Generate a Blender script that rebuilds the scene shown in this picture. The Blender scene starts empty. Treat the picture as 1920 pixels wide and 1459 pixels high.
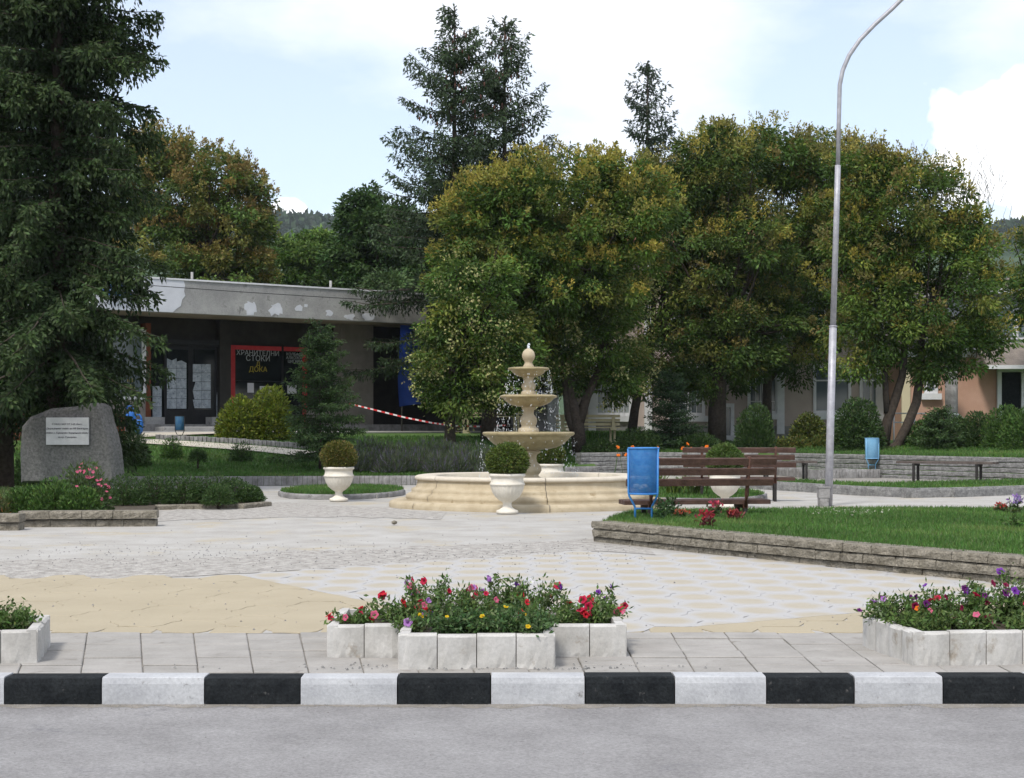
import bpy, math, random
import numpy as np
from mathutils import Vector, Matrix

# ------------------------------------------------------------------ camera, sky, sun, exposure
S = bpy.context.scene
COL = S.collection
R = math.radians
FPX, HOR, CZ = 3000.0, 800.0, 1.30          # focal length in photo pixels, horizon row, eye height above the plaza

cam_d = bpy.data.cameras.new('camera')
cam = bpy.data.objects.new('camera', cam_d); COL.objects.link(cam)
cam.location = (0, 0, CZ); cam.rotation_euler = (R(90), 0, 0)
cam_d.sensor_width = 36; cam_d.lens = 36 * FPX / 1920
cam_d.shift_y = (HOR - 729.5) / 1920
cam_d.clip_start = 0.1; cam_d.clip_end = 6000
S.camera = cam

SUN_EL, SUN_AZ = 54, -152                    # azimuth measured from +Y towards +X: light from behind the camera's left shoulder
sd = Vector((math.sin(R(SUN_AZ)) * math.cos(R(SUN_EL)), math.cos(R(SUN_AZ)) * math.cos(R(SUN_EL)), math.sin(R(SUN_EL))))
sun_d = bpy.data.lights.new('sun', 'SUN'); sun = bpy.data.objects.new('sun', sun_d); COL.objects.link(sun)
sun_d.energy = 2.2; sun_d.angle = R(10); sun_d.color = (1, 0.95, 0.87)
sun.rotation_euler = sd.to_track_quat('Z', 'Y').to_euler()

world = bpy.data.worlds.new('World'); S.world = world; world.use_nodes = True
nt = world.node_tree; nt.nodes.clear()
def wn(t, **k):
    n = nt.nodes.new(t)
    for a, b in k.items(): setattr(n, a, b)
    return n
def wmath(op, a, b=None, c=None):
    n = wn('ShaderNodeMath', operation=op)
    for i, v in enumerate((a, b, c)):
        if v is None: continue
        if isinstance(v, (int, float)): n.inputs[i].default_value = v
        else: nt.links.new(v, n.inputs[i])
    return n.outputs[0]
sky = wn('ShaderNodeTexSky', sky_type='NISHITA'); sky.sun_disc = False
sky.sun_elevation = R(SUN_EL); sky.sun_rotation = R(SUN_AZ); sky.altitude = 200; sky.dust_density = 1.5
tc = wn('ShaderNodeTexCoord'); sep = wn('ShaderNodeSeparateXYZ'); nt.links.new(tc.outputs['Generated'], sep.inputs[0])
ysafe = wmath('MAXIMUM', sep.outputs[1], 0.02)
su = wmath('DIVIDE', sep.outputs[0], ysafe); sv = wmath('DIVIDE', sep.outputs[2], ysafe)
def blob(u, v, ru, rv):
    a = wmath('DIVIDE', wmath('SUBTRACT', su, u), ru); b = wmath('DIVIDE', wmath('SUBTRACT', sv, v), rv)
    d = wmath('ADD', wmath('MULTIPLY', a, a), wmath('MULTIPLY', b, b))
    return wmath('EXPONENT', wmath('MULTIPLY', d, -1.0))
nz = wn('ShaderNodeTexNoise'); nz.inputs['Scale'].default_value = 5.0; nz.inputs['Detail'].default_value = 8; nz.inputs['Roughness'].default_value = .58
mp = wn('ShaderNodeMapping'); mp.inputs['Scale'].default_value = (1, 1, 2.2); nt.links.new(tc.outputs['Generated'], mp.inputs[0]); nt.links.new(mp.outputs[0], nz.inputs['Vector'])
nz2 = wn('ShaderNodeTexNoise'); nz2.inputs['Scale'].default_value = 26; nz2.inputs['Detail'].default_value = 6; nt.links.new(tc.outputs['Generated'], nz2.inputs['Vector'])
wisp = wmath('SUBTRACT', nz.outputs[0], .5); fine = wmath('SUBTRACT', nz2.outputs[0], .5)
f = wmath('MULTIPLY_ADD', wisp, 1.7, .58)
f = wmath('SUBTRACT', f, wmath('MULTIPLY', blob(-.165, .175, .11, .062), .62))
f = wmath('SUBTRACT', f, wmath('MULTIPLY', blob(.225, .19, .075, .07), .72))
f = wmath('ADD', f, wmath('MULTIPLY', blob(-.02, .25, .16, .04), .35))
def cumulus(u, v, ru, rv):
    return wmath('MULTIPLY', wmath('SUBTRACT', wmath('MULTIPLY_ADD', fine, 1.3, blob(u, v, ru, rv)), .42), 7.0)
cum = wmath('MAXIMUM', cumulus(.325, .17, .07, .062), cumulus(-.139, .134, .013, .011))
cumc = wn('ShaderNodeClamp'); nt.links.new(cum, cumc.inputs[0])
fc = wn('ShaderNodeClamp'); nt.links.new(f, fc.inputs[0]); fc.inputs[1].default_value = .32; fc.inputs[2].default_value = .95
mx = wn('ShaderNodeMix', data_type='RGBA'); nt.links.new(fc.outputs[0], mx.inputs[0]); skb = wn('ShaderNodeMix', data_type='RGBA', blend_type='MULTIPLY'); skb.inputs[0].default_value = 1; nt.links.new(sky.outputs[0], skb.inputs[6]); skb.inputs[7].default_value = (1.45, 1.45, 1.45, 1); nt.links.new(skb.outputs[2], mx.inputs[6]); mx.inputs[7].default_value = (9.2, 9.35, 9.8, 1)
mx2 = wn('ShaderNodeMix', data_type='RGBA'); nt.links.new(cumc.outputs[0], mx2.inputs[0]); nt.links.new(mx.outputs[2], mx2.inputs[6]); mx2.inputs[7].default_value = (11.5, 11.6, 11.8, 1)
bg = wn('ShaderNodeBackground'); bg.inputs[1].default_value = .10; nt.links.new(mx2.outputs[2], bg.inputs[0])
wo = wn('ShaderNodeOutputWorld'); nt.links.new(bg.outputs[0], wo.inputs[0])

S.view_settings.view_transform = 'Standard'; S.view_settings.look = 'None'
S.view_settings.exposure = 0.5; S.view_settings.gamma = 1.0; S.view_settings.use_curve_mapping = False
S.render.engine = 'CYCLES'
S.cycles.use_denoising = True
S.cycles.max_bounces = 5; S.cycles.diffuse_bounces = 3; S.cycles.transparent_max_bounces = 8
S.cycles.caustics_reflective = False; S.cycles.caustics_refractive = False
S.cycles.use_adaptive_sampling = True; S.cycles.adaptive_threshold = .02

# ------------------------------------------------------------------ helpers
def W(u, v, D):                                # photo pixel + distance -> place
    return Vector(((u - 960) * D / FPX, D, CZ + (HOR - v) * D / FPX))
def G(u, v, z=0.0):                            # photo pixel -> point on the level z
    return W(u, v, (CZ - z) * FPX / (v - HOR))
def prop(o, label=None, cat=None, group=None, kind=None):
    if label: o['label'] = label
    if cat: o['category'] = cat
    if group: o['group'] = group
    if kind: o['kind'] = kind
    return o
def empty(name, loc, label, cat, group=None, rz=0.0):
    o = bpy.data.objects.new(name, None); COL.objects.link(o)
    o.location = loc; o.rotation_euler = (0, 0, rz); o.empty_display_size = .1
    return prop(o, label, cat, group)
def link(name, me, parent=None, loc=None, rot=None):
    o = bpy.data.objects.new(name, me); COL.objects.link(o)
    if parent is not None: o.parent = parent
    if loc is not None: o.location = loc
    if rot is not None: o.rotation_euler = rot
    return o
class MB:
    def __init__(s): s.v = []; s.f = []; s.m = []; s.sm = []
    def add(s, vs, fs, m=0, smooth=False, T=None):
        b = len(s.v)
        s.v += [tuple(T @ Vector(p)) for p in vs] if T is not None else [tuple(p) for p in vs]
        for q in fs: s.f.append([b + i for i in q]); s.m.append(m); s.sm.append(smooth)
        return s
    def box(s, x0, x1, y0, y1, z0, z1, m=0, T=None, ch=0.0):
        if ch <= 0:
            vs = [(x, y, z) for z in (z0, z1) for x, y in ((x0, y0), (x1, y0), (x1, y1), (x0, y1))]
            fs = [(3, 2, 1, 0), (4, 5, 6, 7), (0, 1, 5, 4), (1, 2, 6, 5), (2, 3, 7, 6), (3, 0, 4, 7)]
        else:                                   # chamfered top and upright edges
            c = ch
            def ring(z, i): return [(x0+i, y0, z), (x1-i, y0, z), (x1, y0+i, z), (x1, y1-i, z), (x1-i, y1, z), (x0+i, y1, z), (x0, y1-i, z), (x0, y0+i, z)]
            top = [(x0+c, y0+c, z1), (x1-c, y0+c, z1), (x1-c, y0+c, z1), (x1-c, y1-c, z1), (x1-c, y1-c, z1), (x0+c, y1-c, z1), (x0+c, y1-c, z1), (x0+c, y0+c, z1)]
            vs = ring(z0, c) + ring(z1 - c, c) + [(x0+c, y0+c, z1), (x1-c, y0+c, z1), (x1-c, y1-c, z1), (x0+c, y1-c, z1)]
            fs = [tuple(range(7, -1, -1))] + [(i, (i+1) % 8, 8+(i+1) % 8, 8+i) for i in range(8)]
            fs += [(16, 17, 18, 19), (8, 9, 17, 16), (9, 10, 17), (10, 11, 18, 17), (11, 12, 18), (12, 13, 19, 18), (13, 14, 19), (14, 15, 16, 19), (15, 8, 16)]
        return s.add(vs, fs, m, False, T)
    def lathe(s, prof, n=32, m=0, T=None, a0=0.0, a1=2*math.pi, smooth=True, fl=None):
        full = abs(a1 - a0 - 2*math.pi) < 1e-6; k = n if full else n + 1
        vs = []
        for r, z in prof:
            for i in range(k):
                a = a0 + (a1 - a0) * i / n; rr = r * (fl(a) if fl else 1)
                vs.append((rr * math.cos(a), rr * math.sin(a), z))
        fs = []
        for j in range(len(prof) - 1):
            for i in range(n):
                i2 = (i + 1) % k
                fs.append((j*k+i, j*k+i2, (j+1)*k+i2, (j+1)*k+i))
        return s.add(vs, fs, m, smooth, T)
    def tube(s, pts, rad, n=8, m=0, T=None, cap=True, smooth=True):
        pts = [Vector(p) for p in pts]
        if isinstance(rad, (int, float)): rad = [rad] * len(pts)
        vs, fs = [], []; up = Vector((0, 0, 1))
        for i, p in enumerate(pts):
            d = (pts[min(i+1, len(pts)-1)] - pts[max(i-1, 0)]).normalized()
            a = d.cross(up) if abs(d.z) < .95 else d.cross(Vector((1, 0, 0)))
            a.normalize(); b = d.cross(a)
            if i and (a.dot(pa) < 0): a, b = -a, -b
            pa = a
            for k in range(n):
                t = 2*math.pi*k/n
                vs.append(tuple(p + (a*math.cos(t) + b*math.sin(t)) * rad[i]))
        for i in range(len(pts)-1):
            for k in range(n): fs.append((i*n+k, i*n+(k+1) % n, (i+1)*n+(k+1) % n, (i+1)*n+k))
        if cap: fs += [tuple(range(n-1, -1, -1)), tuple((len(pts)-1)*n + k for k in range(n))]
        return s.add(vs, fs, m, smooth, T)
    def prism(s, poly, z0, z1, m=0, T=None):
        n = len(poly); vs = [(x, y, z0) for x, y in poly] + [(x, y, z1) for x, y in poly]
        fs = [tuple(range(n-1, -1, -1)), tuple(range(n, 2*n))] + [(i, (i+1) % n, n+(i+1) % n, n+i) for i in range(n)]
        return s.add(vs, fs, m, False, T)
    def mesh(s, name, mats):
        me = bpy.data.meshes.new(name); me.from_pydata(s.v, [], s.f)
        for m in (mats if isinstance(mats, (list, tuple)) else [mats]): me.materials.append(m)
        me.polygons.foreach_set('material_index', s.m); me.polygons.foreach_set('use_smooth', s.sm); me.update()
        return me
    def build(s, name, mats, parent=None, loc=None, rot=None):
        return link(name, s.mesh(name, mats), parent, loc, rot)
def quad_mesh(name, V, F, mat, col=None, k=4):   # fast mesh from arrays; col = one colour per face
    V = np.asarray(V, np.float32); F = np.asarray(F, np.int32)
    me = bpy.data.meshes.new(name); me.vertices.add(len(V)); me.vertices.foreach_set('co', V.ravel())
    me.loops.add(F.size); me.loops.foreach_set('vertex_index', F.ravel())
    me.polygons.add(len(F)); me.polygons.foreach_set('loop_start', np.arange(0, F.size, k, dtype=np.int32))
    me.update(calc_edges=True)
    if col is not None:
        a = me.attributes.new('col', 'FLOAT_COLOR', 'FACE')
        c = np.ones((len(F), 4), np.float32); c[:, :3] = col; a.data.foreach_set('color', c.ravel())
    me.materials.append(mat)
    return me

# ------------------------------------------------------------------ materials
def mat(name, c1, c2=None, scale=8.0, rough=.8, bump=0.0, bscale=None, detail=5, spec=.3, metal=0.0, alpha=None, dist=.02, coords='Object', contrast=(.35, .65), spots=None, grain=None):
    m = bpy.data.materials.new(name); m.use_nodes = True; t = m.node_tree
    b = t.nodes['Principled BSDF']; b.inputs['Roughness'].default_value = rough; b.inputs['Metallic'].default_value = metal
    b.inputs['Specular IOR Level'].default_value = spec
    b.inputs['Base Color'].default_value = (*c1, 1)
    if c2 or bump:
        vec = t.nodes.new('ShaderNodeNewGeometry').outputs['Position']      # place in the world, so no two stones share a pattern
    if c2:
        n = t.nodes.new('ShaderNodeTexNoise'); n.inputs['Scale'].default_value = scale; n.inputs['Detail'].default_value = detail; n.inputs['Roughness'].default_value = .62
        t.links.new(vec, n.inputs['Vector'])
        r = t.nodes.new('ShaderNodeValToRGB'); r.color_ramp.elements[0].position = contrast[0]; r.color_ramp.elements[1].position = contrast[1]
        r.color_ramp.elements[0].color = (*c1, 1); r.color_ramp.elements[1].color = (*c2, 1)
        t.links.new(n.outputs[0], r.inputs[0]); out = r.outputs[0]
        if spots:                                # (colour, scale, threshold): dirt flecks / stains of their own shape
            n2 = t.nodes.new('ShaderNodeTexNoise'); n2.inputs['Scale'].default_value = spots[1]; n2.inputs['Detail'].default_value = 6; n2.inputs['Roughness'].default_value = .7
            t.links.new(vec, n2.inputs['Vector'])
            mr = t.nodes.new('ShaderNodeMapRange'); mr.inputs[1].default_value = spots[2]; mr.inputs[2].default_value = spots[2] + .1; t.links.new(n2.outputs[0], mr.inputs[0])
            mxn = t.nodes.new('ShaderNodeMix'); mxn.data_type = 'RGBA'; t.links.new(mr.outputs[0], mxn.inputs[0]); t.links.new(out, mxn.inputs[6]); mxn.inputs[7].default_value = (*spots[0], 1); out = mxn.outputs[2]
        if grain:                                # fine speckle of the aggregate: (scale, strength)
            n4 = t.nodes.new('ShaderNodeTexNoise'); n4.inputs['Scale'].default_value = grain[0]; n4.inputs['Detail'].default_value = 3; n4.inputs['Roughness'].default_value = .8
            t.links.new(vec, n4.inputs['Vector'])
            mr4 = t.nodes.new('ShaderNodeMapRange'); mr4.inputs[1].default_value = .3; mr4.inputs[2].default_value = .7; mr4.inputs[3].default_value = 1-grain[1]; mr4.inputs[4].default_value = 1+grain[1]; t.links.new(n4.outputs[0], mr4.inputs[0])
            mg = t.nodes.new('ShaderNodeVectorMath'); mg.operation = 'SCALE'; t.links.new(out, mg.inputs[0]); t.links.new(mr4.outputs[0], mg.inputs['Scale']); out = mg.outputs[0]
        t.links.new(out, b.inputs['Base Color'])
    if bump:
        n3 = t.nodes.new('ShaderNodeTexNoise'); n3.inputs['Scale'].default_value = bscale or scale * 4; n3.inputs['Detail'].default_value = 6
        t.links.new(vec, n3.inputs['Vector'])
        bp = t.nodes.new('ShaderNodeBump'); bp.inputs['Strength'].default_value = bump; bp.inputs['Distance'].default_value = dist
        t.links.new(n3.outputs[0], bp.inputs['Height']); t.links.new(bp.outputs[0], b.inputs['Normal'])
    if alpha is not None: b.inputs['Alpha'].default_value = alpha
    return m
def leafmat(name, trans=.3, rough=.6):
    m = bpy.data.materials.new(name); m.use_nodes = True; t = m.node_tree; t.nodes.clear()
    a = t.nodes.new('ShaderNodeAttribute'); a.attribute_name = 'col'
    d = t.nodes.new('ShaderNodeBsdfPrincipled'); d.inputs['Roughness'].default_value = rough; d.inputs['Specular IOR Level'].default_value = .25
    tr = t.nodes.new('ShaderNodeBsdfTranslucent'); mixn = t.nodes.new('ShaderNodeMixShader'); mixn.inputs[0].default_value = trans
    o = t.nodes.new('ShaderNodeOutputMaterial')
    t.links.new(a.outputs[0], d.inputs['Base Color']); t.links.new(a.outputs[0], tr.inputs[0])
    t.links.new(d.outputs[0], mixn.inputs[1]); t.links.new(tr.outputs[0], mixn.inputs[2]); t.links.new(mixn.outputs[0], o.inputs[0])
    return m
M = {}
M['leaf'] = leafmat('leaf'); M['needle'] = leafmat('needle', .12, .7); M['petal'] = leafmat('petal', .35, .6); M['blade'] = leafmat('grass_blade', .3, .7)
M['bark'] = mat('bark', (.035, .028, .022), (.075, .06, .048), 14, .95, .8, 30)
M['bark_grey'] = mat('bark_grey', (.06, .055, .05), (.12, .11, .1), 14, .95, .8, 30)
M['asphalt'] = mat('asphalt', (.205, .20, .20), (.265, .26, .26), 2.2, .92, .5, 220, spots=((.165, .163, .172), 1.7, .63), dist=.006, detail=12, grain=(60, .28))
M['kerb_white'] = mat('kerb_white', (.36, .368, .385), (.45, .46, .475), 5, .75, .35, 60, spots=((.20, .195, .19), 16, .605), dist=.006, grain=(60, .14), detail=9)
M['kerb_black'] = mat('kerb_black', (.010, .012, .014), (.020, .023, .025), 9, .85, .6, 80, dist=.006, spec=.12, spots=((.085, .083, .08), 17, .62), grain=(60, .45))
M['slab'] = mat('paving_slab', (.27, .258, .24), (.335, .32, .30), 3.5, .9, .35, 40, spots=((.20, .185, .165), 5, .6), dist=.006, grain=(80, .10))
M['slab_pale'] = mat('paving_slab_pale', (.285, .272, .254), (.35, .335, .315), 3.5, .9, .35, 40, spots=((.24, .22, .20), 6, .6), dist=.006, grain=(80, .10))
M['slab_dark'] = mat('paving_slab_dark', (.255, .243, .225), (.315, .302, .283), 3.5, .9, .35, 40, spots=((.18, .165, .15), 6, .6), dist=.006, grain=(80, .10))
M['mortar'] = mat('mortar', (.20, .185, .165), (.27, .25, .225), 8, .95, .5, 40)
M['sand_tile'] = mat('sand_tile', (.345, .298, .212), (.378, .328, .236), 1.4, .85, .2, 50, spots=((.31, .265, .185), 2.0, .62), dist=.003, grain=(60, .06))
M['plaza'] = mat('plaza_concrete', (.33, .315, .29), (.41, .40, .38), 1.6, .88, .35, 26, spots=((.38, .34, .265), .9, .54), dist=.006, grain=(45, .10))
M['worn'] = mat('worn_concrete', (.25, .235, .215), (.47, .45, .42), 9, .95, .9, 30, spots=((.13, .125, .115), 22, .57), dist=.03, grain=(40, .18))
M['stone'] = mat('rough_stone', (.15, .135, .105), (.27, .245, .20), 9, .95, 1.0, 48, spots=((.07, .064, .05), 14, .60), dist=.025, grain=(45, .3))
M['stone_grey'] = mat('rough_stone_grey', (.15, .15, .148), (.27, .268, .26), 8, .95, 1.0, 22, spots=((.07, .07, .066), 12, .6), dist=.025, grain=(35, .25))
M['soil'] = mat('soil', (.05, .04, .03), (.09, .075, .055), 12, 1, .8, 40)
M['grass'] = mat('lawn_turf', (.055, .115, .024), (.09, .155, .04), 2.5, .95, .7, 45, spots=((.12, .13, .06), 3, .63), dist=.03)
M['brick_grey'] = mat('edging_brick', (.17, .165, .16), (.30, .295, .29), 5, .9, .5, 40, spots=((.10, .095, .09), 9, .62))
M['fountain'] = mat('cast_stone', (.37, .305, .205), (.47, .40, .285), 4, .82, .3, 40, spots=((.30, .235, .14), 6, .6), dist=.006)
M['fountain_pale'] = mat('cast_stone_rim', (.50, .45, .37), (.60, .55, .46), 5, .8, .3, 40, dist=.005)
M['fountain_wet'] = mat('wet_cast_stone', (.25, .20, .105), (.36, .30, .175), 6, .45, .3, 40, spots=((.16, .125, .065), 8, .6), dist=.005)
M['urn'] = mat('urn_stone', (.58, .54, .46), (.68, .645, .57), 6, .75, .2, 50, spots=((.46, .42, .34), 8, .64), dist=.004)
M['planter'] = mat('planter_concrete', (.38, .368, .345), (.50, .49, .47), 4.5, .88, .4, 34, spots=((.27, .24, .20), 5, .60), dist=.006, grain=(60, .10))
M['wood'] = mat('bench_wood', (.05, .027, .02), (.09, .05, .038), 9, .65, .4, 40, spots=((.16, .10, .075), 18, .68))
M['wood_old'] = mat('old_bench_wood', (.06, .048, .042), (.12, .1, .09), 9, .8, .5, 40)
M['iron'] = mat('dark_iron', (.018, .016, .015), (.03, .027, .025), 20, .6)
M['rust'] = mat('rusty_iron', (.06, .026, .018), (.10, .045, .03), 14, .75)
M['blue'] = mat('blue_paint', (.03, .17, .46), (.045, .215, .53), 12, .45, .1, 60, spec=.45)
M['blue_mesh'] = mat('blue_perforated_sheet', (.025, .15, .42), (.05, .21, .50), 16, .5, alpha=.72)
M['blue_light'] = mat('pale_blue_paint', (.17, .38, .58), (.22, .44, .64), 8, .5)
M['blue_deep'] = mat('deep_blue_plastic', (.012, .11, .40), (.02, .15, .47), 8, .4, spec=.5)
M['litter'] = mat('crumpled_litter', (.5, .5, .5), (.7, .7, .7), 6, .8, .6, 20)
M['galv'] = mat('galvanised_steel', (.30, .30, .33), (.42, .42, .45), 9, .5, .12, 60, metal=.25, spots=((.16, .14, .13), 16, .66))
M['concrete'] = mat('fascia_concrete', (.27, .27, .268), (.40, .398, .39), 1.6, .92, .5, 30, spots=((.20, .198, .195), 3.2, .57), detail=9, grain=(25, .12))
M['fascia_white'] = mat('fascia_white_paint', (.56, .58, .63), (.63, .65, .70), 3, .8, .1, 30)
M['soffit'] = mat('soffit_paint', (.26, .22, .165), (.33, .285, .22), 2, .9)
M['brownwall'] = mat('brown_render', (.20, .18, .16), (.26, .238, .215), 2.5, .92, .3, 30)
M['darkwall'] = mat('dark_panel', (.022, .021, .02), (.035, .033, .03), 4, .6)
M['darkframe'] = mat('dark_door_frame', (.012, .013, .016), (.02, .021, .024), 6, .45)
M['shopglass'] = mat('shop_glass', (.010, .013, .016), rough=.08, spec=.5)
M['redframe'] = mat('red_frame', (.42, .028, .035), (.48, .045, .05), 8, .5)
M['letters'] = mat('white_lettering', (.34, .36, .36), rough=.7)
M['yellow_letters'] = mat('yellow_lettering', (.38, .30, .03), rough=.7)
M['dark_letters'] = mat('dark_lettering', (.03, .03, .035), rough=.7)
M['white_letters'] = mat('bright_lettering', (.75, .76, .8), rough=.7)
M['paper'] = mat('news_paper', (.25, .29, .33), (.45, .50, .55), 9, .9, spots=((.14, .165, .20), 15, .56), detail=8)
M['notice'] = mat('white_notice', (.55, .55, .58), rough=.8)
M['plaque'] = mat('plaque_marble', (.46, .46, .47), (.54, .54, .55), 8, .6)
M['granite'] = mat('granite', (.095, .092, .09), (.18, .175, .17), 22, .9, .7, 30, spots=((.085, .082, .08), 5, .6), dist=.02)
M['white'] = mat('white_trim', (.62, .63, .66), (.70, .71, .73), 5, .7)
M['beige'] = mat('beige_render', (.40, .335, .30), (.46, .39, .35), 1.5, .9, .2, 30)
M['salmon'] = mat('salmon_render', (.44, .265, .195), (.50, .315, .24), 1.6, .9, .2, 30)
M['cream'] = mat('cream_render', (.58, .52, .36), rough=.9)
M['greywall'] = mat('grey_render', (.30, .32, .36), (.37, .385, .42), 1.4, .9)
M['winglass'] = mat('window_glass', (.10, .13, .15), rough=.1, spec=.6)
M['curtained'] = mat('curtained_glass', (.30, .34, .34), (.40, .43, .43), 3, .25, spec=.5)
M['rooftile'] = mat('roof_tile', (.17, .075, .045), (.25, .12, .075), 7, .9, .6, 20)
M['grey_roof'] = mat('grey_roof', (.15, .13, .115), (.22, .19, .165), 5, .9, .5, 20)
M['tarp'] = mat('blue_tarp', (.012, .04, .22), (.018, .055, .29), 3, .45, .4, 8, spec=.4)
M['fence'] = mat('red_brown_fence', (.13, .038, .018), (.18, .055, .026), 5, .7)
M['tape_red'] = mat('red_tape', (.55, .03, .03), rough=.5); M['tape_white'] = mat('white_tape', (.7, .7, .7), rough=.5)
M['yellow_concrete'] = mat('yellow_concrete', (.42, .37, .22), (.50, .45, .29), 6, .9)
M['path'] = mat('path_concrete', (.46, .42, .35), (.54, .50, .43), 2, .9, .3, 20)
M['gravel'] = mat('gravel_path', (.22, .205, .18), (.34, .325, .30), 14, .95, .7, 40)
M['hill'] = mat('wooded_hill', (.022, .045, .018), (.05, .085, .03), .05, 1.0, contrast=(.3, .7))
M['ground'] = mat('ground_earth', (.06, .09, .035), (.11, .12, .06), .4, .95)
M['cable'] = mat('cable_black', (.03, .03, .03), rough=.6)
def water_mat(name, tint, alpha):
    m = bpy.data.materials.new(name); m.use_nodes = True; b = m.node_tree.nodes['Principled BSDF']
    b.inputs['Base Color'].default_value = (*tint, 1); b.inputs['Roughness'].default_value = .12; b.inputs['Alpha'].default_value = alpha
    b.inputs['Specular IOR Level'].default_value = .6
    return m
M['foam'] = water_mat('falling_water', (.82, .86, .9), .75); M['pool_water'] = mat('pool_water', (.16, .17, .13), (.22, .225, .18), 9, .12, .5, 14, spec=.5)
# white bordered paver: sand-coloured centre, white bleached border (its own two-tone casting)
def paver_mat():
    m = mat('two_tone_paver', (.365, .33, .265), (.395, .36, .295), 3, .85, .2, 50, dist=.003, grain=(60, .07)); t = m.node_tree; b = t.nodes['Principled BSDF']
    src = b.inputs['Base Color'].links[0].from_socket
    tx = t.nodes.new('ShaderNodeTexCoord'); mpg = t.nodes.new('ShaderNodeMapping'); mpg.inputs['Scale'].default_value = (1/.20, 1/.27, 0)
    t.links.new(tx.outputs['Object'], mpg.inputs[0])
    ln = t.nodes.new('ShaderNodeVectorMath'); ln.operation = 'LENGTH'; t.links.new(mpg.outputs[0], ln.inputs[0])
    nzz = t.nodes.new('ShaderNodeTexNoise'); nzz.inputs['Scale'].default_value = 9; ge = t.nodes.new('ShaderNodeNewGeometry'); t.links.new(ge.outputs['Position'], nzz.inputs['Vector'])
    ad = t.nodes.new('ShaderNodeMath'); ad.operation = 'MULTIPLY_ADD'; ad.inputs[1].default_value = .5; t.links.new(nzz.outputs[0], ad.inputs[0]); t.links.new(ln.outputs['Value'], ad.inputs[2])
    mr = t.nodes.new('ShaderNodeMapRange'); mr.inputs[1].default_value = .75; mr.inputs[2].default_value = 1.2; t.links.new(ad.outputs[0], mr.inputs[0])
    mxn = t.nodes.new('ShaderNodeMix'); mxn.data_type = 'RGBA'; t.links.new(mr.outputs[0], mxn.inputs[0]); t.links.new(src, mxn.inputs[6]); mxn.inputs[7].default_value = (.395, .39, .385, 1)
    t.links.new(mxn.outputs[2], b.inputs['Base Color']); return m
M['paver'] = paver_mat()

# ------------------------------------------------------------------ terrain
FX = [-40, -16, -6.5, -1.5, 0, .8, 1.4, 2.5, 3.6, 7.4, 11.84, 17, 40]
FY = [34.6, 35, 35.2, 35.8, 37.5, 40.5, 43.6, 44.6, 45.2, 44, 37, 29, 29]
def front(x): return float(np.interp(x, FX, FY))
def zb(x): return float(np.interp(x, [.8, 2.5, 3.6], [.19, .28, .56]))
def hz(x, y):
    v = y - front(x)
    if v < 0: return 0.0
    t = min(v / float(np.interp(x, [-.5, 1.5, 3.5, 8], [11, 6, 6, 14])), 1); t = t*t*(3-2*t)
    return zb(x) + (float(np.interp(x, [4, 8], [1.1, .85])) - zb(x)) * t
def sheet(name, poly, z, m, kind='structure'):
    o = MB().add([(x, y, z) for x, y in poly], [tuple(range(len(poly)))]).build(name, m); return prop(o, kind=kind)

g = MB()
ys = [(-300, -.25), (8.40, -.25), (8.41, -.035), (34.5, -.035), (60, -.03), (3500, -.03)]
for i in range(len(ys)-1):
    g.add([(-3500, ys[i][0], ys[i][1]), (3500, ys[i][0], ys[i][1]), (3500, ys[i+1][0], ys[i+1][1]), (-3500, ys[i+1][0], ys[i+1][1])], [(0, 1, 2, 3)])
prop(g.build('ground', M['ground']), kind='structure')
sheet('road', [(-60, -12), (60, -12), (60, 8.30), (-60, 8.30)], -.14, M['asphalt'])
# lawn that climbs to the shop and lies behind the retaining wall
xs = np.unique(np.concatenate([np.arange(-40, -12, 2), np.arange(-12, 18, .5), np.arange(18, 41, 2), FX])); vs_ = [0, .01, .3, .7, 1.2, 2, 3, 4, 5.5, 7, 9, 11, 15, 25, 50, 90]
lv, lf = [], []
for v in vs_:
    for x in xs: lv.append((x, front(x)+v, hz(x, front(x)+max(v, .001)) if v > 0 else -.04))
nx = len(xs)
for j in range(len(vs_)-1):
    for i in range(nx-1): lf.append((j*nx+i, j*nx+i+1, (j+1)*nx+i+1, (j+1)*nx+i))
lawn = MB().add(lv, lf, 0, True).build('lawn', M['grass']); prop(lawn, kind='structure')
sheet('plaza', [(-30, 10.12), (30, 10.12), (30, 46), (-30, 46)], -.0065, M['plaza'])
sheet('pavement_bed', [(-30, 8.45), (30, 8.45), (30, 10.13), (-30, 10.13)], -.013, M['mortar'])

# kerb: individual painted stones
kerb = prop(bpy.data.objects.new('kerb', None), kind='structure'); COL.objects.link(kerb)
bx_ = [-900, -720, -535, -352, -172, 8, 190, 383, 563, 745, 920, 1097, 1265, 1437, 1602, 1768, 1932, 2100, 2265, 2430, 2600, 2780]
def kerb_y(u): return 8.285 + .00003 * max(0, u - 745)
rk = random.Random(3)
for i in range(len(bx_)-1):
    D = kerb_y(bx_[i]); x0 = (bx_[i]-960)*D/FPX; x1 = (bx_[i+1]-960)*D/FPX
    zt = rk.uniform(-.003, .004); c = .014; w = .168; L = x1 - x0 - .006
    prof = [(0, -.20), (0, -.02-c), (c*.5, -.004), (c*1.3, 0), (w-.01, 0), (w, -.01), (w, -.20)]
    vs = [(0, y, z+zt) for y, z in prof] + [(L, y, z+zt) for y, z in prof]; n = len(prof)
    k = MB().add(vs, [(j+1, j, n+j, n+j+1) for j in range(n-1)] + [tuple(range(n)), tuple(range(2*n-1, n-1, -1))])
    k.build('kerb_stone', M['kerb_black'] if i % 2 else M['kerb_white'], kerb, (x0+.003, D + rk.uniform(-.004, .004), 0), (0, 0, rk.uniform(-.004, .004)))
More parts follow.
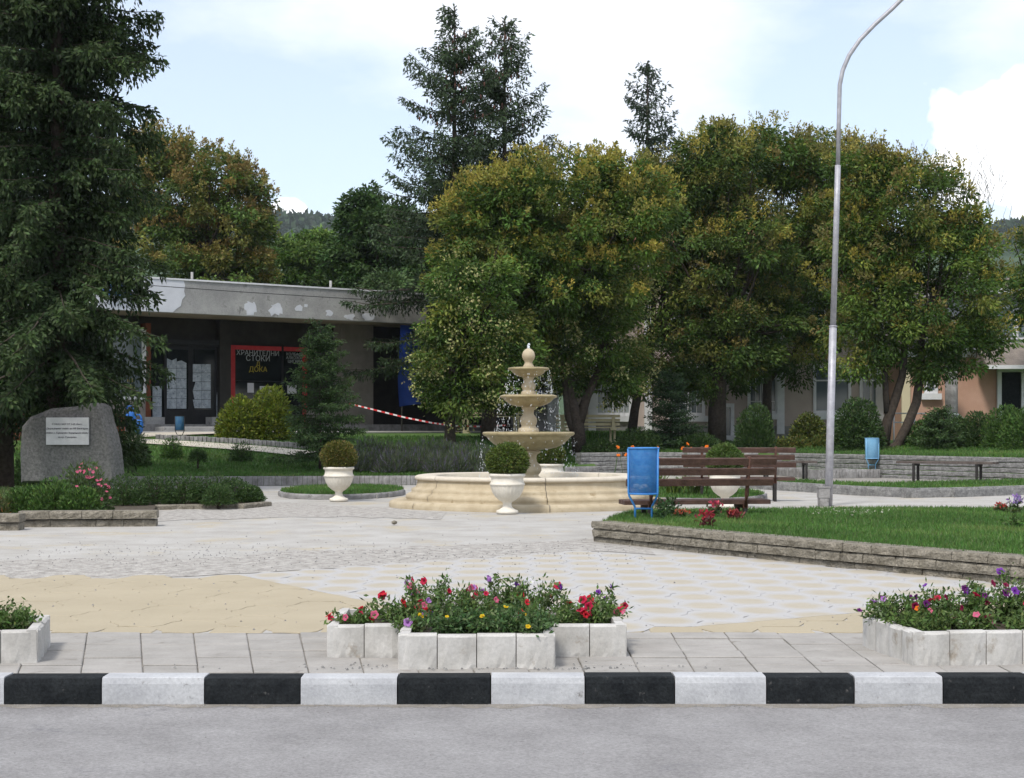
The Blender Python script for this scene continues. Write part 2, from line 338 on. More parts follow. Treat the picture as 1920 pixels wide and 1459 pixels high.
# pavement slabs
pav = prop(bpy.data.objects.new('pavement', None), kind='structure'); COL.objects.link(pav)
rp = random.Random(5)
def shear(x, y): return x + (np.interp(x, [-2.4, 1.0], [-.245, .02])) * (y - 10.1)
rows = [8.462, 8.74, 9.03, 9.31, 9.58, 9.85, 10.115]
for j in range(6):
    y0, y1 = rows[j]+.007, rows[j+1]-.007
    for i in range(-14, 14):
        xa = i*.335; xb = xa + .335
        if abs(xa) > 4.4: continue
        q = [(shear(xa, y0)+.003, y0), (shear(xb, y0)-.003, y0), (shear(xb, y1)-.003, y1), (shear(xa, y1)+.003, y1)]
        cx = sum(p[0] for p in q)/4; cy = (y0+y1)/2; z = rp.uniform(-.007, .002)
        b = MB(); e = .006
        tv = [(p[0]-cx, p[1]-cy, -.012) for p in q] + [(p[0]-cx, p[1]-cy, z-.004) for p in q] + [((p[0]-cx)*(1-e*6), (p[1]-cy)*(1-e*6), z) for p in q]
        b.add(tv, [(8, 9, 10, 11)] + [(k, (k+1) % 4, 4+(k+1) % 4, 4+k) for k in range(4)] + [(4+k, 4+(k+1) % 4, 8+(k+1) % 4, 8+k) for k in range(4)])
        b.build('paving_slab', M[rp.choice(('slab', 'slab', 'slab', 'slab_pale', 'slab_dark'))], pav, (cx, cy, 0), (rp.uniform(-.006, .006), rp.uniform(-.006, .006), 0))
# interlocking plaza tiles: sand-coloured field at the street side, two-tone ones beyond
def tile_mesh(name, m):
    hx, hy = .2318, .2982; c = [(hx, 0), (hx/2, hy), (-hx/2, hy), (-hx, 0), (-hx/2, -hy), (hx/2, -hy)]; o = []
    for k in range(6):
        a, b_ = Vector(c[k]), Vector(c[(k+1) % 6]); d = b_-a; nn = Vector((d.y, -d.x)).normalized()
        for t in range(4):
            s_ = t/4; o.append(tuple(a + d*s_ + nn * (.018*math.sin(s_*2*math.pi) * (-1 if k % 3 == 1 else 1))))
    n = len(o); i_ = [(x*.975, y*.98) for x, y in o]
    vs = [(x, y, -.009) for x, y in o] + [(x, y, -.002) for x, y in o] + [(x, y, 0) for x, y in i_]
    fs = [tuple(range(2*n, 3*n))] + [(k, (k+1) % n, n+(k+1) % n, n+k) for k in range(n)] + [(n+k, n+(k+1) % n, 2*n+(k+1) % n, 2*n+k) for k in range(n)]
    return MB().add(vs, fs).mesh(name, m)
TO = [(.2318*math.cos(a), .2982*math.sin(a)) for a in np.linspace(0, 2*math.pi, 13)[:-1]]
def fline(px_, py_): return min((px_ + 2.5)*1.61 + py_ - 14.2, py_ - 10.1 - (px_ - .7)*.63)
def cut_tile(x, y, keep, nm_, par_, m_):
    hx, hy = .2318, .2982; c = [(hx, 0), (hx/2, hy), (-hx/2, hy), (-hx, 0), (-hx/2, -hy), (hx/2, -hy)]; pts_ = []
    for k in range(6):
        a, b_ = Vector(c[k]), Vector(c[(k+1) % 6]); pts_ += [a.lerp(b_, t/6) for t in range(6)]
    out_ = []; n_ = len(pts_)
    for k in range(n_):
        a, b_ = pts_[k], pts_[(k+1) % n_]; fa, fb = keep*fline(x+a.x, y+a.y)-.003, keep*fline(x+b_.x, y+b_.y)-.003
        if fa >= 0: out_.append(a)
        if fa*fb < 0: out_.append(a.lerp(b_, fa/(fa-fb)))
    if len(out_) < 3: return
    MB().prism([(p.x, p.y) for p in out_], -.009, 0).build(nm_, m_, par_, (x, y, rp.uniform(-.001, .0005)))
tm_s, tm_p = tile_mesh('sand_tile', M['sand_tile']), tile_mesh('two_tone_tile', M['paver'])
sandp = prop(bpy.data.objects.new('sand_paving', None), kind='structure'); COL.objects.link(sandp)
twop = prop(bpy.data.objects.new('two_tone_paving', None), kind='structure'); COL.objects.link(twop)
BF = ([-6, -3.07, -2.5, -1.4, .2, .85, 1.35, 6], [13.8, 13.85, 14.3, 15.0, 16.1, 16.9, 16.4, 15.5])
BB = ([-6, -3.0, -2.0, .25, .92, 1.5, 6], [15.5, 15.9, 16.9, 18.0, 18.5, 17.2, 15.6])
def wallY(x): return 18.1 - (x - .905) * 1.52
for i in range(-20, 20):
    for j in range(0, 14):
        x = i*.35; y = 10.42 + j*.6 + (.3 if i % 2 else 0)
        if abs(x) > y*.345 + .4 or y > 18: continue
        if x > .7 and y > wallY(x) + .1: continue
        if y > np.interp(x, *BF) - .05: continue
        f1 = [((x+a) + 2.5)*1.61 + (y+b) - 14.2 for a, b in TO]; f2 = [(y+b) - 10.1 - ((x+a) - .7)*.63 for a, b in TO]; fm = [min(p, q) for p, q in zip(f1, f2)]
        if min(fm) < 0 < max(fm):
            for keep, nm_, par_, m_ in ((1, 'two_tone_tile', twop, M['paver']), (-1, 'sand_tile', sandp, M['sand_tile'])):
                cut_tile(x, y, keep, nm_, par_, m_)
            continue
        two = min(fm) >= 0
        zz = rp.uniform(-.0015, .001)
        o = link('two_tone_tile' if two else 'sand_tile', tm_p if two else tm_s, twop if two else sandp, (x, y, zz), (rp.uniform(-.004, .004), rp.uniform(-.004, .004), 0))
# half tiles closing the seam to the pavement
for i in range(-20, 20):
    if i % 2: 
        x = i*.35
        MB().box(-.17, .17, -.14, .14, -.012, 0, ch=.005).build('sand_tile', M['sand_tile'], sandp, (x, 10.265, -.001))
# worn crumbled bands
def ragged(xs_, ys_, amp, seed):
    r = random.Random(seed); return [(float(x), float(y) + r.uniform(-amp, amp)) for x, y in zip(xs_, ys_)]
xw = np.arange(-7, 1.6, .18)
lo = ragged(xw, np.interp(xw, *BF) - .1, .09, 1); hi = ragged(xw, np.interp(xw, *BB), .16, 2)
wb = MB(); n = len(xw); wb.add([(x, y, -.0025) for x, y in lo] + [(x, (y+y2)/2, -.001) for (x, y), (_, y2) in zip(lo, hi)] + [(x, y, -.0025) for x, y in hi], [(i+k*n, i+1+k*n, n+i+1+k*n, n+i+k*n) for k in (0, 1) for i in range(n-1)])
prop(wb.build('worn_pavement', M['worn']), kind='structure')
xw = np.arange(-6.2, -.9, .2)
lo = ragged(xw, np.interp(xw, [-6, -3, -1], [21.3, 23.2, 22.6]), .2, 5); hi = ragged(xw, np.interp(xw, [-6, -4, -2, -1], [24, 27.5, 25.5, 24.2]), .3, 6); n = len(xw)
prop(MB().add([(x, y, -.0025) for x, y in lo+hi], [(i, i+1, n+i+1, n+i) for i in range(n-1)]).build('worn_pavement', M['worn']), kind='structure')

# ------------------------------------------------------------------ foliage generators
def unit(a): return a / np.maximum(np.linalg.norm(a, axis=1, keepdims=True), 1e-6)
def leaf_quads(P, D, L, Wd, rng):
    n = len(P); D = unit(D); s = unit(np.cross(D, rng.normal(size=(n, 3)))); L = np.broadcast_to(np.asarray(L, float).reshape(-1, 1), (n, 1)); Wd = np.broadcast_to(np.asarray(Wd, float).reshape(-1, 1), (n, 1))
    V = np.stack([P, P + D*L*.5 + s*Wd*.5, P + D*L, P + D*L*.5 - s*Wd*.5], 1).reshape(-1, 3)
    return V, np.arange(4*n).reshape(n, 4)
def jitter(c, n, rng, a=.25, hue=.1):
    c = np.broadcast_to(np.asarray(c, float), (n, 3)); k = np.exp(rng.normal(0, a, (n, 1))); h = 1 + rng.normal(0, hue, (n, 3))
    return np.clip(c * k * h, .002, .9)
class Leaves:
    def __init__(s): s.V = []; s.F = []; s.C = []; s.n = 0
    def add(s, V, F, C): s.V.append(V); s.F.append(F + s.n); s.C.append(C); s.n += len(V)
    def build(s, name, m, parent, loc=None):
        return link(name, quad_mesh(name, np.concatenate(s.V), np.concatenate(s.F), m, np.concatenate(s.C)), parent, loc)
def rdir(n, rng): return unit(rng.normal(size=(n, 3)))

def leafy_tree(name, label, group, base, blobs, trunks, pal, seed, clumps=230, per=150, leaf=(.13, .05), cl=(.34, .56), flower=None, fl_share=.0, pods=None, pod_share=0.0, low_pods=None, cat='tree', bark='bark', tips=None):
    """blobs: (dx, dy, z, rx, ry, rz) of the crown in local metres; trunks: list of [(x, y, z, r), ...]"""
    rng = np.random.default_rng(seed); t = empty(name, base, label, cat, group)
    tr = MB(); ends = []
    for path in trunks:
        tr.tube([p[:3] for p in path], [p[3] for p in path], 9); ends.append(path[-1])
    w = np.array([b[3]*b[5] for b in blobs]); w = w / w.sum(); idx = rng.choice(len(blobs), clumps, p=w)
    Bl = np.array(blobs)[idx]; d = rdir(clumps, rng); d[:, 2] = np.where((d[:, 2] < -.45) & (rng.random(clumps) < .6), -d[:, 2], d[:, 2])
    rr = np.where(rng.random(clumps) < .75, rng.uniform(.78, 1.03, clumps), rng.uniform(.3, .8, clumps))[:, None]; outl_ = rng.random(clumps) < .13; rr[outl_, 0] = rng.uniform(1.05, 1.2, outl_.sum())
    C = Bl[:, :3] + d * Bl[:, 3:6] * rr
    rc = rng.uniform(cl[0], cl[1], clumps); rc[outl_] *= .62
    lv = Leaves(); pal = [(np.array(c), w_) for c, w_ in pal]; pw = np.array([w_ for _, w_ in pal]); pw = pw/pw.sum()
    zmin, zmax = C[:, 2].min(), C[:, 2].max()
    for i in range(clumps):
        n = int(per * 1.4 * (rc[i]/cl[1])**1.6 * rng.uniform(.6, 1.25)); lsz = rng.uniform(.78, 1.22); o = rdir(n, rng) * (rng.random((n, 1))**.45) * rc[i]; o[:, 2] *= .62
        P = C[i] + o; D = o / rc[i] + d[i]*.5 + rng.normal(0, .5, (n, 3)); D[:, 2] -= .45
        c = pal[rng.choice(len(pal), p=pw)][0] * math.exp(rng.normal(0, .2)) * 1.25
        V, F = leaf_quads(P, D, rng.uniform(.6, 1.4, n)*leaf[0]*1.08*lsz, rng.uniform(.7, 1.2, n)*leaf[1]*1.12*lsz, rng); lv.add(V, F, jitter(c, n, rng, .18, .07))
        h = (C[i, 2] - zmin) / (zmax - zmin)
        if flower and rr[i] > .78 and rng.random() < fl_share * (.35 + 1.1*h):
            k = int(per*.8); sp = rng.integers(5, 9); cen = C[i] + rdir(sp, rng)*rc[i]*[.8, .8, .45] + [0, 0, rc[i]*.35]
            j = rng.integers(0, sp, k); hgt = rng.random((k, 1)); out = unit(d[i:i+1]*.6 + rng.normal(0, .35, (sp, 3)) + [0, 0, .9])
            P = cen[j] + out[j]*hgt*rc[i]*.75 + rng.normal(0, 1, (k, 3))*(.09*(1.1-hgt)); V, F = leaf_quads(P, out[j] + rng.normal(0, .7, (k, 3)), leaf[0]*.8, leaf[1]*.85, rng)
            lv.add(V, F, jitter(flower[rng.integers(len(flower))], k, rng, .16, .06))
        if pods is not None and rr[i] > .8 and rng.random() < pod_share * (1.25 - h):
            k = int(per*.35); sp = rng.integers(2, 5); cen = C[i] + rdir(sp, rng)*rc[i]*[.9, .9, .5] + d[i]*rc[i]*.4; j = rng.integers(0, sp, k)
            P = cen[j] + rng.normal(0, .11, (k, 3)); V, F = leaf_quads(P, rdir(k, rng) + [0, 0, -.3], leaf[0]*.6, leaf[0]*.5, rng); lv.add(V, F, jitter(pods, k, rng, .2, .06))
    # limbs to a share of the clumps
    E = np.array([e[:3] for e in ends])
    for i in rng.choice(clumps, min(34, clumps), replace=False):
        e = E[np.argmin(np.linalg.norm(E - C[i], axis=1))]; k = [b for b in ends if abs(b[0]-e[0]) < 1e-6][0]
        mid = (e + C[i])/2 + np.array([0, 0, -.12*np.linalg.norm(C[i]-e)]) + rng.normal(0, .08, 3)
        tr.tube([e, mid, C[i]], [k[3]*.6, k[3]*.33, .012], 5, cap=False)
    if tips:                                     # bare twigs rising out of the crown
        tw = MB()
        for _ in range(tips[0]):
            p = np.array(tips[1]) + rng.normal(0, 1, 3)*np.array(tips[2]); q = p + [rng.normal(0, .25), rng.normal(0, .2), rng.uniform(.4, 1.0)]
            tw.tube([p, (p+q)/2 + rng.normal(0, .06, 3), q], [.009, .006, .003], 3, cap=False)
        tw.build('bare_twigs', M['bark_grey'], t)['kind'] = 'stuff'
    tr.build('trunk', M[bark], t); lv.build('crown', M['leaf'], t)
    return t

def spruce(name, label, group, base, H, Rb, z0, p, seed, col, qs=(.12, .032), step=.42, nb=6, dens=.10, hang=.35, droop=.35, tipup=.25, rtr=None, topsparse=0.0, cones=0, cut=None, boost=None, kneedle=8, col2=None):
    rng = np.random.default_rng(seed); t = empty(name, base, label, 'tree', group)
    tb = MB(); rtr = rtr or H*.013
    tb.tube([(0, 0, -.1), (0, 0, H*.3), (0, 0, H*.7), (0, 0, H)], [rtr*1.15, rtr*.8, rtr*.4, .012], 9); tb.build('trunk', M['bark'], t)
    br = MB(); lv = Leaves(); z = z0
    while z < H - .12:
        f = (H - z) / (H - z0); L0 = Rb * f**p + .08
        for k in range(nb if f > .12 else max(3, nb-2)):
            if topsparse and f < .5 and rng.random() < topsparse: continue
            az = rng.uniform(0, 2*math.pi); L = L0 * rng.uniform(.62, 1.12); zz = z + rng.uniform(-.5, .5)*step
            if zz > H-.1: continue
            if boost: L *= boost(az, zz)
            rad = np.array([math.cos(az), math.sin(az), 0]); tan = np.array([-math.sin(az), math.cos(az), 0])
            up = .10 + .5*(1-f)**1.5; dr = droop*f**.5
            def pos(tt): return np.array([0, 0, zz]) + rad*(L*tt)[:, None] + np.array([0, 0, 1])*(L*(up*tt - dr*tt**2*1.3 + tipup*tt**4))[:, None]
            tt = np.linspace(0, 1, 5); br.tube(pos(tt), list(np.linspace(max(.012, L*.014), .004, 5)), 4, cap=False)
            n = max(4, int(L/dens)); tb_ = np.linspace(.06, 1.0, n); Pb = pos(tb_)
            for side in (-1, 1, 0):
                if side: dirs = rad*.62 + tan*side*.8; ln = (.16 + .42*(1-tb_)*min(L, 2.2)*.6)
                else: dirs = rad*.15 + np.array([0, 0, -1.0]); ln = hang*(.35 + .65*np.sin(np.pi*np.clip(tb_, 0, .97)))*min(1, L/.9)
                dd = np.broadcast_to(dirs, (n, 3)) + rng.normal(0, .16, (n, 3)); dd = unit(dd)
                kk = kneedle; s = (np.arange(kk)+rng.random((n, kk)))/kk
                P = Pb[:, None, :] + dd[:, None, :]*(s*ln[:, None])[:, :, None]; P[:, :, 2] -= (.35*hang*s**1.5*(1 if side else .2))
                P = P.reshape(-1, 3) + rng.normal(0, .016, (n*kk, 3)); Dn = np.repeat(dd, kk, 0)*.9 + rng.normal(0, .5, (n*kk, 3)); Dn[:, 2] -= hang*.9 if side else .6
                V, F = leaf_quads(P, Dn, rng.uniform(.7, 1.25, n*kk)*qs[0], rng.uniform(.8, 1.3, n*kk)*qs[1], rng)
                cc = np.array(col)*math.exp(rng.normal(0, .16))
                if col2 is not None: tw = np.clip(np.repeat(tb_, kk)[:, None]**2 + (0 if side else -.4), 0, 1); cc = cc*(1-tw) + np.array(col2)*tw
                lv.add(V, F, jitter(cc, n*kk, rng, .2, .07))
        z += step * (.55 + .45*f)
    # leader needles
    n = 60; P = np.stack([np.zeros(n), np.zeros(n), H - rng.random(n)*.55], 1); D = rdir(n, rng)*.8 + [0, 0, .8]; V, F = leaf_quads(P, D, qs[0], qs[1], rng); lv.add(V, F, jitter(col, n, rng))
    br.build('branches', M['bark'], t); lv.build('crown', M['needle'], t)
    if cones:
        cb = MB()
        for _ in range(cones):
            zc = H - rng.uniform(.5, 3.8); a = rng.uniform(0, 6.28); rr = Rb*((H-zc)/(H-z0))**p*rng.uniform(.3, .95)
            cb.lathe([(0, 0), (.022, -.02), (.03, -.07), (.02, -.13), (0, -.15)], 6, T=Matrix.Translation((rr*math.cos(a), rr*math.sin(a), zc-.1)))
        cb.build('cones', M['rust'], t)['kind'] = 'stuff'
    return t

def bush(name, label, group, base, rx, ry, rz, n, leaf, pal, seed, cat='shrub', stem=None, lift=0.0, lumps=14, upright=0.0, shell=.5, mat_='leaf', ball=False):
    rng = np.random.default_rng(seed); t = empty(name, base, label, cat, group)
    d = rdir(n, rng)
    if not ball: d[:, 2] = np.abs(d[:, 2])*1.0 - .25*(rng.random(n) < .35)
    ld = rdir(lumps, rng); ld[:, 2] = np.abs(ld[:, 2])
    bulge = 1 + .16*np.max((d @ ld.T)**8, axis=1) - .08
    r = (1 - shell*rng.random(n)**1.6) * bulge
    P = d * r[:, None] * [rx, ry, rz]; P[:, 2] += rz*.25*0 + lift
    P[:, 2] = np.maximum(P[:, 2], .02 + rng.random(n)*.06)
    D = d + rng.normal(0, .6, (n, 3)); D[:, 2] += upright
    pw = np.array([w_ for _, w_ in pal], float); pw /= pw.sum(); ci = rng.choice(len(pal), n, p=pw); cc = np.array([c for c, _ in pal])[ci]
    V, F = leaf_quads(P, D, rng.uniform(.7, 1.3, n)*leaf[0], rng.uniform(.7, 1.2, n)*leaf[1], rng)
    lv = Leaves(); lv.add(V, F, jitter(cc, n, rng, .2, .07)); lv.build('foliage', M[mat_], t)
    sb = MB(); sr = stem or .02
    for k in range(1 if stem else 5):
        a = rng.uniform(0, 6.28); q = 0 if stem else .5
        sb.tube([(q*.15*rx*math.cos(a), q*.15*ry*math.sin(a), -.05), (q*.3*rx*math.cos(a), q*.3*ry*math.sin(a), lift*.6 + rz*.3), (q*.7*rx*math.cos(a), q*.7*ry*math.sin(a), lift + rz*.7)], [sr, sr*.8, sr*.3], 6)
    sb.build('stem', M['bark'], t)
    return t
def grass_blades(name, label, pts, h, w, pal, seed):     # pts (n,3)
    rng = np.random.default_rng(seed); n = len(pts); a = rng.uniform(0, 6.28, n); s = np.stack([np.cos(a), np.sin(a), np.zeros(n)], 1)*(w*rng.uniform(.6, 1.3, n))[:, None]
    tip = pts + np.stack([rng.normal(0, .35, n), rng.normal(0, .35, n), np.ones(n)], 1)*(h*rng.uniform(.5, 1.3, n))[:, None]
    V = np.stack([pts - s, pts + s, tip], 1).reshape(-1, 3); c = np.array([p for p, _ in pal])[rng.choice(len(pal), n, p=np.array([q for _, q in pal])/sum(q for _, q in pal))]
    pt_ = np.sin(pts[:, 0]*1.3 + 2*np.sin(pts[:, 1]*.9)) + np.sin(pts[:, 1]*1.7 + pts[:, 0]*.6 + 1.5) + .8*np.sin(pts[:, 0]*4.1 + pts[:, 1]*3.3)
    dry = np.clip((pt_ - .9)*.3, 0, .42)[:, None]; c = c*(1-dry) + np.array((.15, .17, .055))*dry; c = c*(1 + .10*np.clip(pt_, -1.5, 1.5)[:, None])
    o = link(name, quad_mesh(name, V, np.arange(3*n).reshape(n, 3), M['blade'], jitter(c, n, rng, .2, .08), 3)); return prop(o, label, 'grass', kind='stuff')
GRASS = [((.065, .15, .03), 5), ((.09, .17, .04), 3), ((.13, .18, .07), 1)]

# ------------------------------------------------------------------ courses of stone (retaining walls, bed edges)
def stone_course(parent, path, z0, h, depth, blk, m, seed, setback=0.0, name='stone_block', rough=.007):
    """blocks laid along a polyline, their outer face on the polyline; the wall's body lies to the left of the walking direction"""
    r = random.Random(seed); pts = [Vector(p) for p in path]; seg = [(pts[i+1]-pts[i]).length for i in range(len(pts)-1)]; tot = sum(seg)
    def at(s):
        for i, L in enumerate(seg):
            if s <= L or i == len(seg)-1:
                d = (pts[i+1]-pts[i]).normalized(); return pts[i] + d*s, d
            s -= L
    s = 0
    while s < tot - .03:
        L = min(blk*r.uniform(.75, 1.3), tot - s)
        if tot - s - L < blk*.35: L = tot - s
        p, d = at(s + L/2); a = math.atan2(d.y, d.x); hl = L/2 - .004; n = 5
        o = MB(); vs = []
        for z, ins in ((z0, .004), (z0+h*.3, 0), (z0+h*.75, -.002), (z0+h, .010)):
            for k in range(n+1): vs.append((-hl + 2*hl*k/n + (r.uniform(-.005, .005) if 0 < k < n else 0), setback + ins + r.uniform(-rough, rough), z + r.uniform(-.004, .004)*(z > z0)))
            vs.append((hl, setback + depth, z)); vs.append((-hl, setback + depth, z))
        q = n+3; fs = []
        for j in range(3):
            for k in range(q): fs.append((j*q+k, j*q+(k+1) % q, (j+1)*q+(k+1) % q, (j+1)*q+k))
        fs.append(tuple(range(3*q, 4*q))); fs.append(tuple(range(q-1, -1, -1)))
        o.add(vs, fs); o.build(name, m, parent, (p.x, p.y, 0), (0, 0, a))
        s += L

# near right raised bed
bed_edge = [(.905, 18.1), (2.0, 16.35), (2.95, 14.85), (4.2, 13.1), (6.2, 10.75)]
rw = empty('retaining_wall', (0, 0, 0), 'low retaining wall of rough brown stone courses around the foreground lawn bed', 'wall')
stone_course(rw, bed_edge, -.02, .07, .25, .38, M['stone'], 11, .03)
stone_course(rw, bed_edge, .06, .085, .25, .36, M['stone'], 12, .0)
stone_course(rw, bed_edge, .155, .075, .27, .42, M['stone'], 13, -.012)
MB().add([(x+(.05), y+.05, z) for z in (-.02, .215) for x, y in [(p[0]+.02, p[1]) for p in bed_edge]], [(i, i+1, i+6, i+5) for i in range(4)]).build('joint_backing', M['soil'], rw)
back_left = [(1.62, 20.9), (1.28, 19.6), (.905, 18.13)]
stone_course(rw, back_left, -.02, .22, .2, .4, M['stone'], 14, .02)
bedp = [(.98, 18.12), (2.05, 16.45), (3.0, 14.95), (4.25, 13.2), (6.3, 10.8), (9, 10.8), (9, 21.2), (5.2, 21.6), (1.6, 20.9), (1.25, 19.6)]
sheet('raised_lawn', bedp, .205, M['grass'])
def in_poly(x, y, poly):
    c = np.zeros(len(x), bool); n = len(poly)
    for i in range(n):
        x1, y1 = poly[i]; x2, y2 = poly[(i+1) % n]
        c ^= ((y1 > y) != (y2 > y)) & (x < (x2-x1)*(y-y1)/(y2-y1+1e-12) + x1)
    return c
def scatter(poly, n, seed, z):
    rng = np.random.default_rng(seed); p = np.array(poly); x = rng.uniform(p[:, 0].min(), p[:, 0].max(), n); y = rng.uniform(p[:, 1].min(), p[:, 1].max(), n)
    k = in_poly(x, y, poly); x, y = x[k], y[k]; return np.stack([x, y, np.array([z(a, b) for a, b in zip(x, y)]) if callable(z) else np.full(len(x), z)], 1)
vis = [(1.0, 18.1), (2.05, 16.45), (3.0, 14.95), (4.25, 13.2), (5.2, 12.0), (7.6, 21.2), (5.2, 21.6), (1.6, 20.9), (1.25, 19.6)]
grass_blades('grass', 'bright mown grass of the foreground raised lawn', scatter(vis, 110000, 3, .203), .045, .006, GRASS, 4)

# far right retaining wall, five courses, behind the backless benches
fw = empty('retaining_wall', (0, 0, 0), 'long grey terrace wall of five stone courses behind the backless benches', 'wall')
fpath = [(1.9, 44.2), (3.6, 45.18), (7.4, 43.98), (9.6, 40.52), (11.84, 36.98), (17, 28.98)]
for k in range(5): stone_course(fw, fpath, -.02 + k*.122, .108, .3, .9 if k < 4 else 1.3, M['stone_grey'], 30+k, -.012*(k % 2) - .02*(k == 4))
MB().add([(x+.03, y+.06, z) for z in (-.02, .57) for x, y in fpath], [(i, i+1, i+7, i+6) for i in range(5)]).build('joint_backing', M['soil'], fw)

# low kerb wall and grass strip on the right, gravel beyond
kp = [(4.6, 34.5), (5.65, 32.3), (6.5, 30.4), (7.35, 29.3), (8.4, 29.7), (9.9, 30.7), (14, 33)]
lk = empty('low_kerb_wall', (0, 0, 0), 'low weathered concrete kerb curving in front of the grass strip by the benches', 'kerb wall')
stone_course(lk, kp, -.02, .19, .16, 1.2, M['stone_grey'], 41, name='kerb_block', rough=.006)
strip = [(x+.05, y+.1) for x, y in kp] + [(13.8, 36), (9.9, 33.9), (8.4, 32.9), (7.3, 32.5), (6.6, 33.4), (5.9, 35)]
sheet('grass_strip', strip, .15, M['grass'])
grass_blades('grass', 'grass on the narrow strip before the backless benches', scatter(strip, 26000, 7, .148), .06, .012, GRASS, 8)
sheet('gravel_path', [(4.8, 36), (6.2, 33.2), (7.3, 32.2), (14, 35.5), (14, 34), (16.5, 30), (11.7, 37), (7.3, 43.8), (4, 44.9)][:4] + [(11.9, 36.8), (7.5, 43.7), (4.2, 44.6)], -.006, M['gravel'])
eb = empty('brick_edging', (0, 0, 0), 'grey upright bricks edging the corner under the pale blue bin', 'edging')
stone_course(eb, [(7.5, 40.2), (9.36, 40.66)], 0, .22, .14, .085, M['brick_grey'], 45, name='brick')
stone_course(eb, [(6.95, 43.7), (7.5, 40.2)], 0, .22, .14, .085, M['brick_grey'], 46, name='brick')

sheet('corner_turf', [(7.55, 40.32), (9.3, 40.74), (7.45, 43.75), (7.02, 43.7)], .17, M['grass'])
# upright brick edging of the lawn
be = empty('brick_edging', (0, 0, 0), 'long row of grey upright bricks edging the lawn behind the fountain', 'edging')
ep = [(x, front(x)-.03) for x in (-10.5, -6.5, -1.5, 0, .8, 1.4, 2.5)]
stone_course(be, ep, 0, .205, .12, .115, M['brick_grey'], 50, name='brick', rough=.008)
# half-moon beds with small kerbs either side of the fountain
def moon(cx, cy, rx, ry, label, seed):
    t = empty('bed_kerb', (0, 0, 0), label, 'kerb'); pth = [(cx + rx*math.cos(a), cy + ry*math.sin(a)) for a in np.linspace(math.pi, 2*math.pi, 13)]
    stone_course(t, pth, -.02, .11, .09, .5, M['brick_grey'], seed, name='kerb_block', rough=.004)
    pl = [(cx + (rx-.04)*math.cos(a), cy + (ry-.04)*math.sin(a)) for a in np.linspace(0, 2*math.pi, 28)[:-1]]
    sheet('bed_turf', pl, .07, M['grass']); return pl
ml = moon(-3.25, 30.8, 1.2, 2.3, 'small curved kerb around the half moon of grass beside the fountain', 60)
mr_ = moon(3.2, 29.6, 1.45, 2.6, 'small curved kerb around the daylily bed beside the fountain', 61)
grass_blades('grass', 'grass in the half moon bed behind the potted ball shrub', scatter(ml, 14000, 9, .07), .07, .012, GRASS, 10)
grass_blades('grass', 'grass around the daylilies beside the fountain', scatter(mr_, 12000, 11, .07), .07, .012, GRASS, 12)

# grass blades on the climbing lawn
def lawn_pts(n, seed, x0, x1, v0, v1):
    rng = np.random.default_rng(seed); x = rng.uniform(x0, x1, n); v = v0 + (v1-v0)*rng.random(n)**1.3; y = np.array([front(a) for a in x]) + v
    return np.stack([x, y, np.array([hz(a, b) for a, b in zip(x, y)]) - .005], 1)
grass_blades('grass', 'mown grass of the lawn that climbs to the shop', lawn_pts(70000, 13, -13, 1.8, .05, 9), .07, .016, GRASS, 14)
grass_blades('grass', 'grass on the terrace above the grey stone wall', lawn_pts(40000, 15, 2.2, 15, .32, 8), .08, .018, GRASS, 16)

# paths on the slope
def ribbon(name, pts, wd, m, lift=.012):
    pts = [Vector(p) for p in pts]; v = []; f = []; out = []
    for i in range(len(pts)-1):
        k = max(2, int((pts[i+1]-pts[i]).length/.4))
        for j in range(k): out.append(pts[i].lerp(pts[i+1], j/k))
    out.append(pts[-1])
    for i, p in enumerate(out):
        d = (out[min(i+1, len(out)-1)] - out[max(i-1, 0)]).normalized(); nn = Vector((-d.y, d.x))*wd/2
        for q in (p-nn, p, p+nn): v.append((q.x, q.y, hz(q.x, q.y)+lift))
    for i in range(len(out)-1):
        for j in (0, 1): f.append((3*i+j, 3*i+3+j, 3*i+4+j, 3*i+1+j))
    return prop(MB().add(v, f, 0, True).build(name, m), kind='structure')
ribbon('path', [(-12.5, 42.8), (-10.1, 44.4), (-6.5, 46.9), (-2.0, 48.6), (1.2, 48.8)], 1.5, M['path'], .05)
ribbon('path', [(-10.8, 43.0), (-8.4, 42.0), (-6.3, 41.0), (-4.4, 39.9)], .85, M['path'], .045)
eb2 = empty('brick_edging', (0, 0, 0), 'grey brick edging between the two paths below the shop steps', 'edging')
for (xa, ya), (xb, yb) in (((-9.6, 43.2), (-7.6, 42.4)), ((-7.6, 42.4), (-5.3, 41.4))):
    o = MB(); n = int(math.hypot(xb-xa, yb-ya)/.13)
    for k in range(n):
        x = xa+(xb-xa)*(k+.5)/n; y = ya+(yb-ya)*(k+.5)/n; z = hz(x, y)
        MB().box(-.058, .058, -.06, .06, -.1, .15, ch=.01).build('brick', M['brick_grey'], eb2, (x, y, z+rk.uniform(-.01, .01)), (0, 0, math.atan2(yb-ya, xb-xa)))

